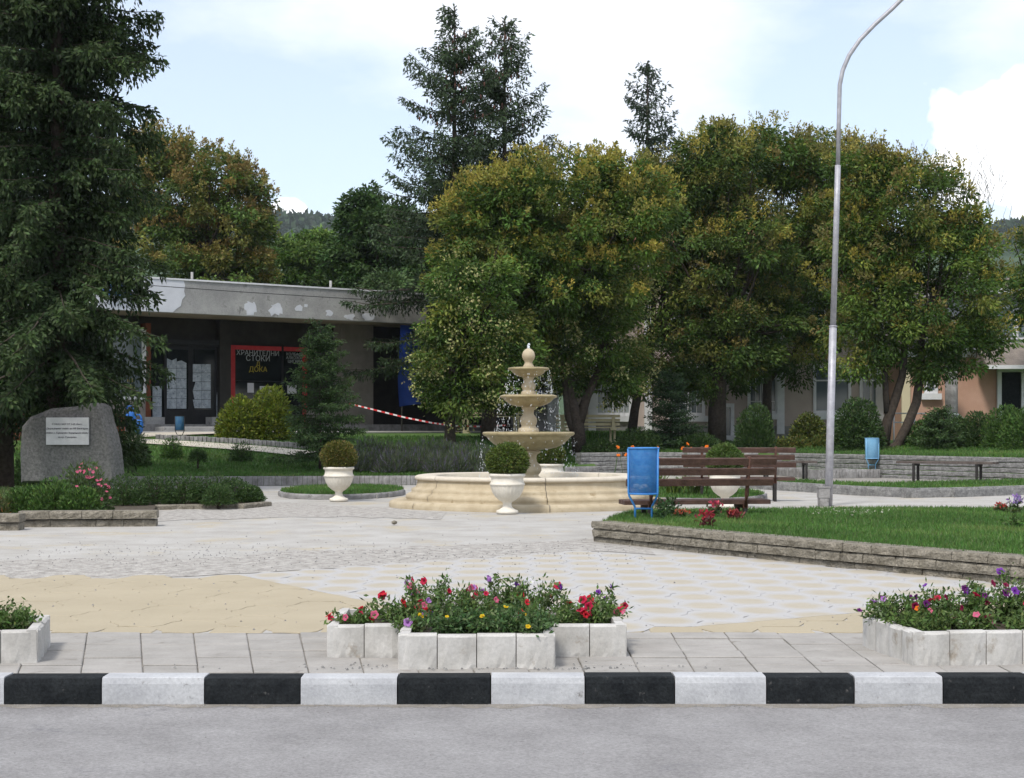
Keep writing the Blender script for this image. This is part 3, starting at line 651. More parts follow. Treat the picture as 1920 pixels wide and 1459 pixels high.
# ------------------------------------------------------------------ fountain
FC = (.275, 26.6)
ft = empty('fountain', (FC[0], FC[1], 0), 'three tiered cast stone fountain with round pool running in the plaza', 'fountain')
def sq(a): return 1 + .018*math.cos(6*(a + .13) + math.pi)
wallp = [(2.31, -.01), (2.315, .05), (2.30, .085), (2.26, .10), (2.02, .105), (2.04, .14), (2.04, .185), (1.99, .215), (1.955, .225), (1.945, .255), (1.95, .285), (1.90, .305), (1.875, .315), (1.865, .345), (1.85, .40), (1.845, .43)]
rimp = [(1.845, .43), (1.88, .435), (1.895, .455), (1.89, .485), (1.86, .50), (1.56, .50), (1.53, .49), (1.53, .30)]
for k in range(6):
    a0 = R(-90 + 7.5) + k*math.pi/3 + .0028; a1 = a0 + math.pi/3 - .0056
    s = MB().lathe(wallp, 16, 0, None, a0, a1, fl=sq).build('pool_segment', M['fountain'], ft)
    MB().lathe(rimp, 16, 0, None, a0, a1, fl=sq).build('rim', M['fountain_pale'], s)
MB().lathe([(2.28, -.01), (2.25, .095), (1.84, .098), (1.84, .42), (1.54, .42)], 48, fl=sq).build('pool_joint', M['mortar'], ft)
MB().lathe([(0, .02), (1.6, .02)], 40).build('pool_floor', M['fountain_wet'], ft)
MB().lathe([(0, .385), (.6, .385), (1.2, .385), (1.555, .385)], 48).build('pool_water', M['pool_water'], ft)
def lat(name, prof, m='fountain', n=40): return MB().lathe(prof, n).build(name, M[m], ft)
lat('pedestal', [(.24, .02), (.24, .40), (.235, .44), (.20, .46), (.17, .48), (.165, .50), (.195, .53), (.215, .57), (.215, .61), (.20, .65), (.165, .69), (.14, .72), (.13, .77), (.14, .83), (.175, .855), (.20, .865), (.205, .895), (.17, .91), (.25, .925)])
lb = lat('lower_bowl', [(.22, .92), (.34, .925), (.47, .955), (.58, 1.01), (.655, 1.075), (.69, 1.115), (.70, 1.135), (.735, 1.145), (.76, 1.165), (.768, 1.19), (.755, 1.21), (.70, 1.215), (.66, 1.195), (.4, 1.14), (0, 1.12)], 'fountain_wet', 48)
lat('middle_baluster', [(.175, 1.12), (.175, 1.235), (.165, 1.27), (.125, 1.29), (.12, 1.32), (.135, 1.35), (.142, 1.39), (.14, 1.43), (.115, 1.47), (.092, 1.50), (.088, 1.54), (.10, 1.585), (.115, 1.60), (.118, 1.625), (.15, 1.635)])
lat('middle_bowl', [(.10, 1.625), (.20, 1.635), (.30, 1.665), (.375, 1.715), (.415, 1.755), (.425, 1.77), (.455, 1.777), (.478, 1.79), (.48, 1.805), (.465, 1.815), (.42, 1.83), (.38, 1.82), (.2, 1.79), (0, 1.78)], 'fountain_wet', 44)
lat('upper_baluster', [(.125, 1.78), (.125, 1.855), (.118, 1.88), (.095, 1.895), (.10, 1.915), (.117, 1.945), (.12, 1.975), (.105, 2.01), (.082, 2.04), (.078, 2.075), (.09, 2.105), (.105, 2.12), (.11, 2.13)])
lat('upper_bowl', [(.08, 2.12), (.15, 2.13), (.215, 2.155), (.265, 2.195), (.285, 2.225), (.30, 2.232), (.335, 2.24), (.345, 2.255), (.343, 2.27), (.33, 2.278), (.27, 2.287), (.24, 2.28), (0, 2.26)], 'fountain_wet', 40)
lat('finial_ball', [(.09, 2.26), (.095, 2.30), (.075, 2.33), (.062, 2.36), (.07, 2.385), (.095, 2.42), (.108, 2.465), (.108, 2.495), (.092, 2.545), (.06, 2.58), (.02, 2.60), (0, 2.60)])
rng = np.random.default_rng(77)
def icos(T, mbx):
    mbx.lathe([(0, -1), (.9, -.45), (.9, .45), (0, 1)], 5, 0, T)
jet = MB()
for _ in range(34):
    a = rng.uniform(0, 6.28); rr = abs(rng.normal(0, .017)); s = rng.uniform(.007, .016)
    icos(Matrix.Translation((rr*math.cos(a), rr*math.sin(a), 2.60 + rng.random()*.075)) @ Matrix.Scale(s, 4), jet)
jet.build('water_jet', M['foam'], ft)
drops = MB()
for rim, ztop, zbot, n in ((.342, 2.24, 1.82, 210), (.478, 1.78, 1.22, 260), (.765, 1.16, .40, 330)):
    for _ in range(n):
        a = rng.choice(np.linspace(0, 6.28, 26)) + rng.normal(0, .05); fall = rng.random()**.8; z = ztop - (ztop-zbot)*fall; rr = rim + .01 + fall*.05 + rng.normal(0, .008); s = rng.uniform(.0025, .0055)
        icos(Matrix.Translation((rr*math.cos(a), rr*math.sin(a), z)) @ Matrix.Diagonal((s, s, s*rng.uniform(1.5, 4.5), 1)), drops)
for rim, z0 in ((.38, 1.83), (.6, 1.22), (.9, .39)):
    for _ in range(70):
        a = rng.uniform(0, 6.28); rr = rim*rng.uniform(.6, 1.05); s = rng.uniform(.004, .008)
        icos(Matrix.Translation((rr*math.cos(a), rr*math.sin(a), z0 + abs(rng.normal(0, .03)))) @ Matrix.Scale(s, 4), drops)
o = drops.build('falling_water', M['foam'], ft); o['kind'] = 'stuff'

# ------------------------------------------------------------------ urns with clipped ball shrubs
flute = lambda a: 1 + .018*math.cos(24*a)
def urn_parts():
    a = MB().lathe([(0, 0), (.155, 0), (.165, .02), (.16, .05), (.12, .062), (.095, .08), (.07, .10), (.062, .15), (.075, .175)], 36)
    b = MB().lathe([(.075, .175), (.12, .20), (.185, .26), (.225, .33), (.245, .395), (.25, .42)], 96, fl=flute)
    c = MB().lathe([(.25, .42), (.262, .425), (.266, .445), (.255, .46), (.245, .475), (.24, .54), (.25, .55), (.268, .56), (.272, .58), (.262, .597), (.245, .60), (.235, .56), (0, .55)], 40)
    return a.mesh('foot', M['urn']), b.mesh('fluted_bowl', M['urn']), c.mesh('rim_band', M['urn'])
up = urn_parts(); soil_me = MB().lathe([(0, .565), (.236, .565)], 24).mesh('soil', M['soil'])
THUJA = [((.07, .105, .022), 4), ((.10, .135, .033), 3), ((.15, .14, .04), 1)]
def urn(loc, label, blabel, seed, pal=THUJA, k=1.0):
    t = empty('stone_urn', loc, label, 'urn', 'fluted urns around the fountain')
    for me, nm in zip(up, ('foot', 'fluted_bowl', 'rim_band')): link(nm, me, t)
    link('soil', soil_me, t)
    bush('ball_shrub', blabel, 'clipped ball shrubs in the urns', (loc[0], loc[1], loc[2]+.55), .285*k, .285*k, .25*k, 6500, (.05, .02), pal, seed, lift=.225*k, stem=.02, lumps=16, shell=.34, ball=True)
urn((-3.02, 27.9, 0), 'pale fluted urn to the left of the fountain by the half moon grass', 'yellowish clipped ball shrub in the urn left of the fountain', 81, [((.085, .10, .02), 3), ((.13, .125, .03), 3), ((.17, .13, .04), 1)])
urn((-.07, 23.9, 0), 'pale fluted urn standing in front of the fountain pool', 'dense green clipped ball shrub in the urn before the pool', 82, [((.065, .10, .018), 4), ((.11, .15, .03), 3), ((.14, .16, .05), 1)], 1.02)
urn((.72, 30.2, 0), 'pale fluted urn half hidden behind the fountain pedestal', 'dark clipped ball shrub in the urn behind the fountain', 83, k=.9)
urn((3.42, 25.7, 0), 'pale fluted urn seen between the slats of the brown bench', 'rounded ball shrub in the urn behind the brown bench', 84, [((.07, .12, .025), 3), ((.10, .15, .04), 2)], .95)

# ------------------------------------------------------------------ litter bins
def bin_(loc, label, rz, body, frame, k=1.0, litter=True):
    t = empty('litter_bin', loc, label, 'bin', None, rz); t.scale = (k, k, k)
    MB().lathe([(.165, .30), (.172, .305), (.178, .84)], 32).build('perforated_body', body, t)
    MB().lathe([(0, .305), (.166, .305)], 24).build('bin_floor', frame, t)
    for z, r in ((.845, .181), (.305, .172)):
        MB().tube([(r*math.cos(a), r*math.sin(a), z) for a in np.linspace(0, 2*math.pi, 25)], .011, 6, cap=False).build('hoop', frame, t)
    for s in (-1, 1):
        MB().tube([(s*.10, -.02, -.05), (s*.10, -.02, .13), (s*.105, -.03, .16), (s*.165, -.06, .28), (s*.172, -.065, .33), (s*.176, -.06, .84)], .0135, 8).build('leg', frame, t)
    MB().tube([(-.10, -.02, .13), (.10, -.02, .13)], .012, 8).build('crossbar', frame, t)
    if litter:
        lb_ = MB()
        for _ in range(9):
            a = rng.uniform(0, 6.28); q = rng.uniform(0, .10); s = rng.uniform(.035, .055)
            icos(Matrix.Translation((q*math.cos(a), q*math.sin(a), .34 + rng.random()*.06)) @ Matrix.Rotation(rng.uniform(0, 3), 4, 'X') @ Matrix.Diagonal((s, s*.8, s*.7, 1)), lb_)
        lb_.build('litter', M['litter'], t)
    return t
bin_((1.56, 18.95, .2), 'bright blue perforated litter bin beside the brown bench', R(-12), M['blue_mesh'], M['blue'], 1.0)
bin_((9.17, 40.8, .2), 'pale blue litter bin in front of the grey terrace wall', R(8), M['blue_light'], M['blue_light'], .95, False)
bin_((-9.05, 43.6, hz(-9.05, 43.6)), 'small weathered blue bin on the grass below the shop steps', R(5), mat('weathered_blue', (.03, .12, .28), (.08, .18, .27), 9, .7), M['iron'], .72, False)

# ------------------------------------------------------------------ benches
def bench(loc, rz, label, L=1.95, back=True, wood='wood', legs='rust', seat_h=.36):
    t = empty('park_bench', loc, label, 'bench', None, rz)
    r = random.Random(L*100 + loc[0])
    for k in range(3):                                 # seat planks; the seat looks away from the street (towards +y)
        MB().box(-L/2 - (.10 if k == 2 else 0)*0, L/2, .02 + k*.135, .14 + k*.135, seat_h, seat_h+.055, ch=.008).build('seat_plank', M[wood], t, (r.uniform(-.02, .02), 0, 0))
    if back:
        for k, (z, y) in enumerate(((.615, -.06), (.745, -.088), (.87, -.115))):
            b = MB().box(-L/2, L/2, -.02, .02, 0, .088, ch=.008).build('back_plank', M[wood], t, (r.uniform(-.03, .03), y, z - .02), (R(12), 0, r.uniform(-.004, .004)))
    for s in (-.62, .62):
        x = s*L/2*1.05
        if back: MB().tube([(x, .03, .33), (x, -.02, .48), (x, -.135, .95)], .026, 6).build('back_support', M[legs], t)
        MB().box(x-.03, x+.03, .02, .42, seat_h-.05, seat_h-.003).build('seat_bearer', M[legs], t)
        for y in (.05, .37): MB().box(x-.026, x+.026, y-.026, y+.026, -.05, seat_h-.052).build('leg', M['iron'], t)
    return t
bench((2.30, 19.7, -.02), R(9), 'brown slatted park bench seen from behind next to the blue bin', 1.86)
bench((3.95, 27.9, .0), R(-6), 'reddish brown park bench farther back near the lamp post', 1.95, True, 'wood', 'rust')
bench((10.1, 37.4, .0), R(-33), 'dark backless bench against the grey terrace wall towards the frame edge', 2.3, False, 'wood_old', 'iron', .43)
bench((6.78, 39.4, .0), R(3), 'dark backless bench between the brown benches and the lamp post', 1.5, False, 'wood_old', 'iron', .40)
def slab_bench(loc, rz, label):
    t = empty('concrete_bench', loc, label, 'bench', None, rz)
    for s in (-.75, .75):
        e = MB().box(s-.09, s+.09, 0, .5, 0, .10).box(s-.09, s-.03, .0, .09, .10, .42).box(s+.03, s+.09, 0, .09, .10, .42).box(s-.09, s+.09, 0, .5, .42, .48).box(s-.05, s+.05, .41, .5, .48, .85); e.build('end_frame', M['yellow_concrete'], t)
    for k in range(3): MB().box(-.95, .95, .03+k*.155, .16+k*.155, .482, .52).build('seat_plank', M['yellow_concrete'], t)
    for k in range(3): MB().box(-.95, .95, .385, .408, .56+k*.12, .64+k*.12).build('back_plank', M['yellow_concrete'], t)
    return t
slab_bench((-.62, 47.4, hz(-.62, 47.4)), R(0), 'yellowish concrete bench at the path end beside the striped tape')
slab_bench((2.25, 47.8, hz(2.25, 47.8)), R(180), 'yellow slatted bench behind the forked tree trunk')

# ------------------------------------------------------------------ lamp post
lp = G(1553, 945, .03); LD = lp.y
t = empty('street_lamp', (lp.x, lp.y, 0), 'tall galvanised street lamp with curved arm over the plaza', 'lamp')
def lw(u, v): p = W(u, v, LD); return (p.x-lp.x, 0, p.z)
MB().tube([(0, 0, -.1), lw(1557, 800), lw(1562, 612)], [.066, .062, .060], 14).build('lower_tube', M['galv'], t)
MB().tube([lw(1562, 612), lw(1568.5, 400), lw(1571, 310)], [.049, .047, .046], 14).build('middle_tube', M['galv'], t)
MB().tube([lw(1571, 310), lw(1573, 220), lw(1574.5, 160), lw(1580, 132), lw(1592, 104), lw(1612, 75), lw(1640, 46), lw(1672, 17), lw(1697, -8), lw(1735, -45), lw(1790, -85)], .036, 12).build('curved_arm', M['galv'], t)
MB().lathe([(.066, 0), (.07, .01), (.066, .02), (.05, .022)], 16, T=Matrix.Translation(lw(1562, 613))).build('collar', M['galv'], t)
e = lw(1790, -85); hd = MB().tube([(e[0]-.12, 0, e[2]-.02), (e[0]+.05, 0, e[2]+.03), (e[0]+.45, 0, e[2]+.12), (e[0]+.62, 0, e[2]+.13)], [.04, .09, .11, .05], 12); hd.build('lamp_head', M['galv'], t)
prop(t, None, None)
cb = empty('junction_box', (lp.x-.10, lp.y-.13, 0), 'small grey concrete junction box at the foot of the lamp post', 'box')
MB().prism([(-.07, -.06), (.07, -.06), (.09, .06), (-.09, .06)], -.05, .14).prism([(-.085, -.07), (.085, -.07), (.10, .06), (-.10, .06)], .141, .30).build('housing', M['brick_grey'], cb)
MB().box(-.10, .10, -.08, .065, .301, .32).build('cap', M['brick_grey'], cb)

# ------------------------------------------------------------------ white concrete planters with flowers
def planter(loc, rz, poly, label, h=.18, seed=1):
    """poly runs anticlockwise; the wall is a chain of cast blocks with swelling faces"""
    t = empty('flower_planter', loc, label, 'planter', None, rz); r = random.Random(seed); n = len(poly)
    for i in range(n):
        a, b = Vector(poly[i]), Vector(poly[(i+1) % n]); L = (b-a).length; d = (b-a)/L; k = max(1, round(L/.205)); ang = math.atan2(d.y, d.x)
        for j in range(k):
            c = a + d*(L*(j+.5)/k); w = L/k/2 - .0025; m_ = 8; vs = []
            for zi, z in enumerate((-.01, .02, h*.5, h-.012, h)):
                for q in range(m_+1):
                    s_ = q/m_*2-1; bul = .022*(1-s_**4)*(.9 if zi < 4 else .5) + (.010 if abs(s_) > .99 else 0)
                    vs.append((w*s_, -bul + .018 + (r.uniform(-.004, .004) if zi < 2 else r.uniform(-.0015, .0015)) + (.006 if zi == 4 else 0), z + (r.uniform(-.012, .004) if zi == 0 else 0)))
                vs.append((w, .062, z)); vs.append((-w, .062, z))
            q = m_+3; fs = [(u*q+v, u*q+(v+1) % q, (u+1)*q+(v+1) % q, (u+1)*q+v) for u in range(4) for v in range(q)] + [tuple(range(4*q, 5*q))]
            MB().add(vs, fs).build('planter_block', M['planter'], t, (c.x, c.y, r.uniform(-.004, .004)), (0, 0, ang))
    cx = sum(p[0] for p in poly)/n; cy = sum(p[1] for p in poly)/n
    sp = [(p[0] + (.03 if p[0] < cx else -.03), p[1] + (.03 if p[1] < cy else -.03)) for p in poly]
    MB().prism(sp, .0, h-.035).build('soil', M['soil'], t)
    return t
a_, b_ = .425, .85
plus = [(-a_, -b_), (a_, -b_), (a_, -.42), (b_, -.42), (b_, .42), (a_, .42), (a_, b_), (-a_, b_), (-a_, .42), (-b_, .42), (-b_, -.42), (-a_, -.42)]
pc = (-.205, 9.46)
planter((pc[0], pc[1], 0), R(1.0), plus, 'white cross shaped concrete planter of red and pink petunias at the kerb', seed=4)
planter((3.28, 9.62, 0), R(7), [(-1.2, -.78), (1.3, -.78), (1.3, .05), (-1.2, .05)], 'white concrete planter of purple petunias cut off by the frame edge', seed=5)
planter((-3.54, 9.15, 0), R(11), [(-.95, -.52), (.85, -.52), (.85, .22), (-.95, .22)], 'white concrete planter of low foliage at the opposite frame edge from the purple petunias', seed=6)

def blossom_mesh(name, c, throat):
    n = 20; V = [(0, 0, -.022)]; C = []
    for ring, (rr, z) in enumerate(((.35, -.006), (.75, .004), (1.0, .001))):
        for i in range(n):
            a = 2*math.pi*i/n; lob = 1 + .11*math.cos(5*a) * (ring/2); V.append((.031*rr*lob*math.cos(a), .031*rr*lob*math.sin(a), z + .004*math.cos(5*a+1)*(ring == 2)))
    F = [(0, 1+i, 1+(i+1) % n) for i in range(n)] + [(1+r*n+i, 1+(r+1)*n+i, 1+(r+1)*n+(i+1) % n, 1+r*n+(i+1) % n) for r in (0, 1) for i in range(n)]
    me = bpy.data.meshes.new(name); me.from_pydata(V, [], F); at = me.attributes.new('col', 'FLOAT_COLOR', 'FACE')
    for i in range(len(F)): at.data[i].color = (*(throat if i < n else c), 1)
    me.polygons.foreach_set('use_smooth', [True]*len(F)); me.materials.append(M['petal']); me.update(); return me
BL = {k: blossom_mesh('blossom', c, t_) for k, (c, t_) in dict(crimson=((.50, .012, .06), (.28, .01, .03)), red=((.58, .02, .035), (.3, .01, .02)), pink=((.62, .12, .22), (.5, .25, .3)), lilac=((.42, .20, .52), (.3, .12, .4)), violet=((.18, .04, .34), (.08, .01, .18)), purple=((.12, .012, .13), (.05, .004, .06)), white=((.75, .74, .76), (.6, .65, .4)), wine=((.20, .008, .05), (.08, .002, .02)), yellow=((.68, .46, .012), (.6, .35, .01)), orange=((.75, .17, .01), (.6, .12, .01))).items()}
def petunia(loc, cols, label, seed, r=.16, h=.16, nb=6, name='petunia_plant', leaves=420, pal=None, bs=1.0, cat='flower'):
    rg = np.random.default_rng(seed); t = empty(name, loc, label, cat, 'bedding plants in the planters'); pal = pal or [((.07, .125, .03), 4), ((.11, .17, .05), 3), ((.15, .20, .09), 1.5)]
    lv = Leaves(); ns = max(5, int(leaves/45)); sb = MB(); tipz = []
    for k in range(ns):
        a = rg.uniform(0, 6.28); q = r*math.sqrt(rg.random()); hh = h*rg.uniform(.45, 1.1)*(1.1-.35*q/r); tip = np.array([q*math.cos(a)*1.25, q*math.sin(a)*1.25, hh]); root = np.array([q*.35*math.cos(a), q*.35*math.sin(a), 0]); tipz.append(tip)
        sb.tube([root, (root+tip)/2 + rg.normal(0, .01, 3), tip], [.004, .003, .002], 4, cap=False)
        n = int(leaves*1.7/ns); s = rg.random((n, 1)); P = root*(1-s) + tip*s + rg.normal(0, .02, (n, 3)); D = rdir(n, rg) + [0, 0, .35]
        V, F = leaf_quads(P, D, rg.uniform(.022, .046, n), rg.uniform(.010, .018, n), rg); c = np.array([p for p, _ in pal])[rg.choice(len(pal), n, p=np.array([w_ for _, w_ in pal])/sum(w_ for _, w_ in pal))]; lv.add(V, F, jitter(c, n, rg, .2, .08))
    lv.build('foliage', M['leaf'], t); sb.build('stems', mat('stem_green', (.07, .10, .035)) if 'stem_green' not in M else M['stem_green'], t)
    for k in range(nb):
        tp = tipz[rg.integers(len(tipz))]; o = link('blossom', BL[cols[k % len(cols)]], t, (tp[0] + rg.normal(0, .015), tp[1] + rg.normal(0, .015) - .012, tp[2] + rg.uniform(.0, .025)))
        dv = Vector((rg.normal(0, .9), -.8 + rg.normal(0, .6), .6 + rg.normal(0, .45))); o.rotation_mode = 'QUATERNION'; o.rotation_quaternion = dv.to_track_quat('Z', 'Y') @ Vector((0, 0, 1)).rotation_difference(Vector((0, 0, 1))); s_ = bs*rg.uniform(.5, .88); o.scale = (s_, s_, s_)
    return t
M['stem_green'] = mat('stem_green', (.06, .10, .035))
zs = .145; cx, cy = pc
for dx, dy, cols, lab, sd_, r_, h_, nb_ in (
    (-.72, -.22, ['crimson', 'red', 'pink'], 'short crimson petunia at the left tip of the cross planter', 1, .11, .12, 6),
    (-.50, .05, ['red', 'crimson'], 'red petunia clump on the left arm of the cross planter', 2, .15, .18, 7),
    (-.30, .30, ['pink', 'lilac', 'white', 'crimson'], 'tall pink and lilac petunia behind the left inner corner of the cross planter', 3, .16, .28, 7),
    (-.10, .10, ['crimson', 'pink', 'lilac'], 'dense pink petunia in the middle of the cross planter', 4, .18, .24, 9),
    (.12, .45, ['lilac', 'pink', 'white'], 'lilac petunia at the back of the cross planter', 5, .15, .26, 6),
    (.30, .12, ['crimson', 'red', 'violet', 'white'], 'tallest crimson petunia right of the middle of the cross planter', 6, .16, .30, 9),
    (.52, -.05, ['crimson', 'red'], 'crimson petunia on the right arm of the cross planter', 7, .15, .20, 7),
    (.72, .0, ['red', 'crimson', 'pink'], 'small petunia at the right tip of the cross planter', 8, .12, .15, 5),
    (-.33, -.42, ['violet', 'lilac'], 'violet petunia spilling over the front left corner of the cross planter', 9, .10, .09, 2),
    (.28, -.45, ['white', 'red'], 'white flowered petunia at the front right of the cross planter', 10, .13, .17, 4),
    (.80, .18, ['violet', 'crimson'], 'long stemmed violet petunia leaning out at the right end of the cross planter', 11, .10, .22, 3)):
    petunia((cx+dx, cy+dy, zs), cols, lab, 200+sd_, r_*1.1, h_*.84, nb_+2, leaves=int(520*(r_/.13)**1.5))
MAR = [((.055, .11, .035), 4), ((.09, .15, .05), 2), ((.12, .17, .08), 1)]
for dx, dy, lab, sd_ in ((-.10, -.55, 'feathery yellow flowered plant at the front left of the cross planter', 1), (.12, -.58, 'feathery yellow flowered plant at the front middle of the cross planter', 2), (.30, -.66, 'low feathery plant at the front right corner of the cross planter', 3)):
    petunia((cx+dx, cy+dy, zs), ['yellow'], lab, 240+sd_, .17, .15, 4 if sd_ < 3 else 1, 'marigold_plant', 900, MAR, .55)
for x, y, cols, lab, sd_, r_, h_, nb_ in (
    (2.20, 9.35, ['lilac', 'purple'], 'thin petunia with a single pale flower at the near end of the purple planter', 1, .13, .18, 2),
    (2.42, 9.42, ['purple', 'wine', 'purple', 'violet', 'orange', 'wine', 'purple', 'wine', 'purple'], 'dark purple petunia with an orange bloom beside it in the purple planter', 2, .18, .23, 7),
    (2.68, 9.45, ['wine', 'crimson', 'purple'], 'wine red petunia in the middle of the purple planter', 3, .19, .23, 8),
    (2.62, 9.12, ['wine', 'pink'], 'low pink petunia at the front of the purple planter', 4, .16, .12, 3),
    (2.95, 9.50, ['purple', 'violet', 'wine', 'white'], 'tallest dark violet petunia in the purple planter', 5, .2, .33, 10),
    (3.15, 9.20, ['crimson', 'purple', 'white'], 'mixed petunia at the frame edge of the purple planter', 6, .2, .20, 5),
    (3.32, 9.50, ['purple', 'wine'], 'dark wine petunia cut by the frame edge in the purple planter', 7, .2, .27, 6)):
    petunia((x, y, zs), cols, lab, 260+sd_, r_*1.1, h_*.84, nb_+2, leaves=int(560*(r_/.13)**1.5))
for x, y, lab, sd_ in ((2.35, 9.05, 'low green bedding plant at the front corner of the purple planter', 1), (2.9, 8.98, 'low green bedding plant along the front of the purple planter', 2)):
    petunia((x, y, zs), ['pink'], lab, 280+sd_, .2, .10, 1, 'bedding_plant', 700, [((.07, .12, .03), 3), ((.10, .15, .04), 2)], .6)
petunia((-2.86, 9.15, zs), ['lilac'], 'small green plant with one lilac bloom in the planter of low foliage', 291, .16, .12, 1, leaves=900)
petunia((-3.02, 9.32, zs), ['lilac', 'violet'], 'taller lilac flowered plant at the frame edge in the planter of low foliage', 292, .15, .2, 3, leaves=500)

# ------------------------------------------------------------------ left flower bed, hedge, memorial stone
lw_ = empty('bed_wall', (0, 0, 0), 'two course rough stone wall fronting the shrub bed by the memorial stone', 'wall')
stone_course(lw_, [(-6.42, 20.75), (-4.66, 20.95)], -.02, .10, .25, .45, M['stone'], 71, .01)
stone_course(lw_, [(-6.40, 20.72), (-4.64, 20.92)], .10, .10, .27, .5, M['stone'], 72, -.012)
lw2 = empty('bed_wall', (0, 0, 0), 'short end of a stone bed wall cut by the frame edge before the shrubs', 'wall')
stone_course(lw2, [(-9.5, 20.0), (-6.2, 20.1)], -.02, .10, .28, .5, M['stone'], 73, .01)
stone_course(lw2, [(-9.5, 19.98), (-6.18, 20.08)], .10, .10, .3, .5, M['stone'], 74, -.012)
lw3 = empty('bed_kerb', (0, 0, 0), 'low stone kerb along the foot of the small leaved hedge', 'kerb')
stone_course(lw3, [(-5.6, 25.1), (-4.2, 25.5), (-3.95, 26.3)], -.02, .09, .12, .6, M['stone'], 75, name='kerb_block')
sheet('bed_soil', [(-13, 20.3), (-6.5, 20.4), (-6.4, 21.0), (-4.75, 21.15), (-4.95, 21.9), (-5.6, 25.2), (-4.2, 25.6), (-4.05, 26.4), (-5, 29.5), (-13, 33)], .06, M['soil'])
turf = [(-13, 26.5), (-5.2, 27.3), (-5.2, 30), (-13, 33)]; sheet('bed_turf', turf, .10, M['grass'])
GRN = [((.06, .12, .025), 4), ((.09, .16, .035), 3), ((.04, .085, .02), 3)]
DGR = [((.035, .07, .02), 4), ((.055, .10, .028), 3), ((.08, .13, .04), 1)]
for u, D, rx, rz_, lab, s in ((50, 21.8, .30, .44, 'bright green shrub nearest the frame edge above the stone bed wall', 1), (98, 21.6, .33, .50, 'bright green shrub in the middle of the stone bed', 2), (150, 21.5, .28, .42, 'green shrub under the pink flowered bush', 3)):
    bush('leafy_shrub', lab, 'shrubs in the stone bed', ((u-960)*D/FPX, D, .06), rx, .33, rz_, 4200, (.06, .02), GRN, 300+s, upright=.7)
t = bush('rose_bush', 'loose tall bush with pink flowers in front of the memorial stone', None, ((172-960)*23/FPX, 22.6, .06), .40, .36, .72, 3600, (.06, .022), [((.06, .10, .03), 3), ((.09, .13, .05), 2)], 310, upright=.5)
rg = np.random.default_rng(4)
for k in range(34):
    d = unit(np.array([[rg.normal(.35, .6), -abs(rg.normal(.6, .4)), abs(rg.normal(.7, .4))]]))[0]
    o = link('blossom', BL['pink'], t, (d[0]*.42, d[1]*.36, d[2]*.72), (R(rg.uniform(20, 80)), 0, rg.uniform(-1, 1))); o.scale = (.75, .75, .75)
for k, (u, D, rx, h) in enumerate(((236, 25.2, .34, .48), (290, 25.6, .36, .50), (345, 25.8, .36, .50), (398, 26.0, .34, .49), (440, 26.2, .30, .40), (472, 26.4, .2, .26), (410, 25.3, .25, .33))):
    bush('hedge_plant', ['small leaved hedge plant next to the pink flowered bush', 'second small leaved hedge plant from the pink flowered bush', 'hedge plant at the middle of the low hedge', 'fourth small leaved hedge plant towards the fountain', 'shorter hedge plant near the plaza end of the low hedge', 'lowest hedge plant at the plaza end of the low hedge', 'hedge plant bulging over the low stone kerb'][k], 'low hedge behind the stone bed', ((u-960)*D/FPX, D, .05), rx, .34, h, 4000, (.04, .018), DGR, 320+k, upright=.4)
bush('flowering_plant', 'yellowish plant with an orange bloom at the frame edge of the stone bed', None, ((-2-960)*21.6/FPX, 21.6, .06), .22, .3, .42, 1500, (.06, .012), [((.12, .13, .05), 2), ((.07, .1, .03), 2), ((.5, .12, .05), .15)], 331, upright=.8)
# memorial stone
D = 28.9; t = empty('memorial_stone', ((125-960)*D/FPX, D, .05), 'rough pointed grey memorial stone with a white inscribed plaque', 'monument')
sc_ = D/FPX; outl = [(-87, 905), (-88, 850), (-84, 800), (-70, 782), (-30, 766), (15, 762), (38, 757), (55, 755), (66, 762), (72, 790), (80, 815), (87, 845), (92, 905)]
pts = [(dx*sc_, CZ + (HOR-v)*D/FPX - .05) for dx, v in outl]
ms = MB(); n = len(pts); rg = np.random.default_rng(8); cxm, czm = 0, .7
vs = []
for yy, k in ((0, .93), (.06, 1.0), (.3, .99), (.42, .9)):
    for x, z in pts: vs.append((x*k + (.10 if yy > .2 else 0)*(x > .5) + rg.normal(0, .006), yy + rg.normal(0, .008), max(0, czm + (z-czm)*k)))
fs = [(j*n+i, j*n+(i+1) % n, (j+1)*n+(i+1) % n, (j+1)*n+i) for j in range(3) for i in range(n)] + [tuple(range(n-1, -1, -1)), tuple(range(3*n, 4*n))]
ms.add(vs, fs).build('boulder', M['granite'], t)
x0, x1 = (88-125)*sc_, (168-125)*sc_; z0, z1 = CZ+(HOR-834)*sc_-.05, CZ+(HOR-783)*sc_-.05
pq = MB().box(x0, x1, -.06, -.02, z0, z1, ch=.004).build('plaque', M['plaque'], t)
def text(s, size, loc, rot, m, parent, align='CENTER', ext=.002):
    c = bpy.data.curves.new('lettering', 'FONT'); c.body = s; c.size = size; c.align_x = align; c.extrude = ext; c.resolution_u = 2; c.materials.append(m)
    tmp = bpy.data.objects.new('tmp_text', c); me = bpy.data.meshes.new_from_object(tmp); bpy.data.objects.remove(tmp); me.name = 'lettering'
    if not me.materials: me.materials.append(m)
    return link('lettering', me, parent, loc, rot)
for k, s in enumerate(('С УКАЗ 2057 ОТ 5.09.1964 г.', 'Държавният съвет на НР България', 'обяви с. Суворово Варненски окръг', 'за гр. Суворово')):
    text(s, .044, ((x0+x1)/2, -.063, z1 - .135 - k*.078), (R(90), 0, 0), M['dark_letters'], pq)

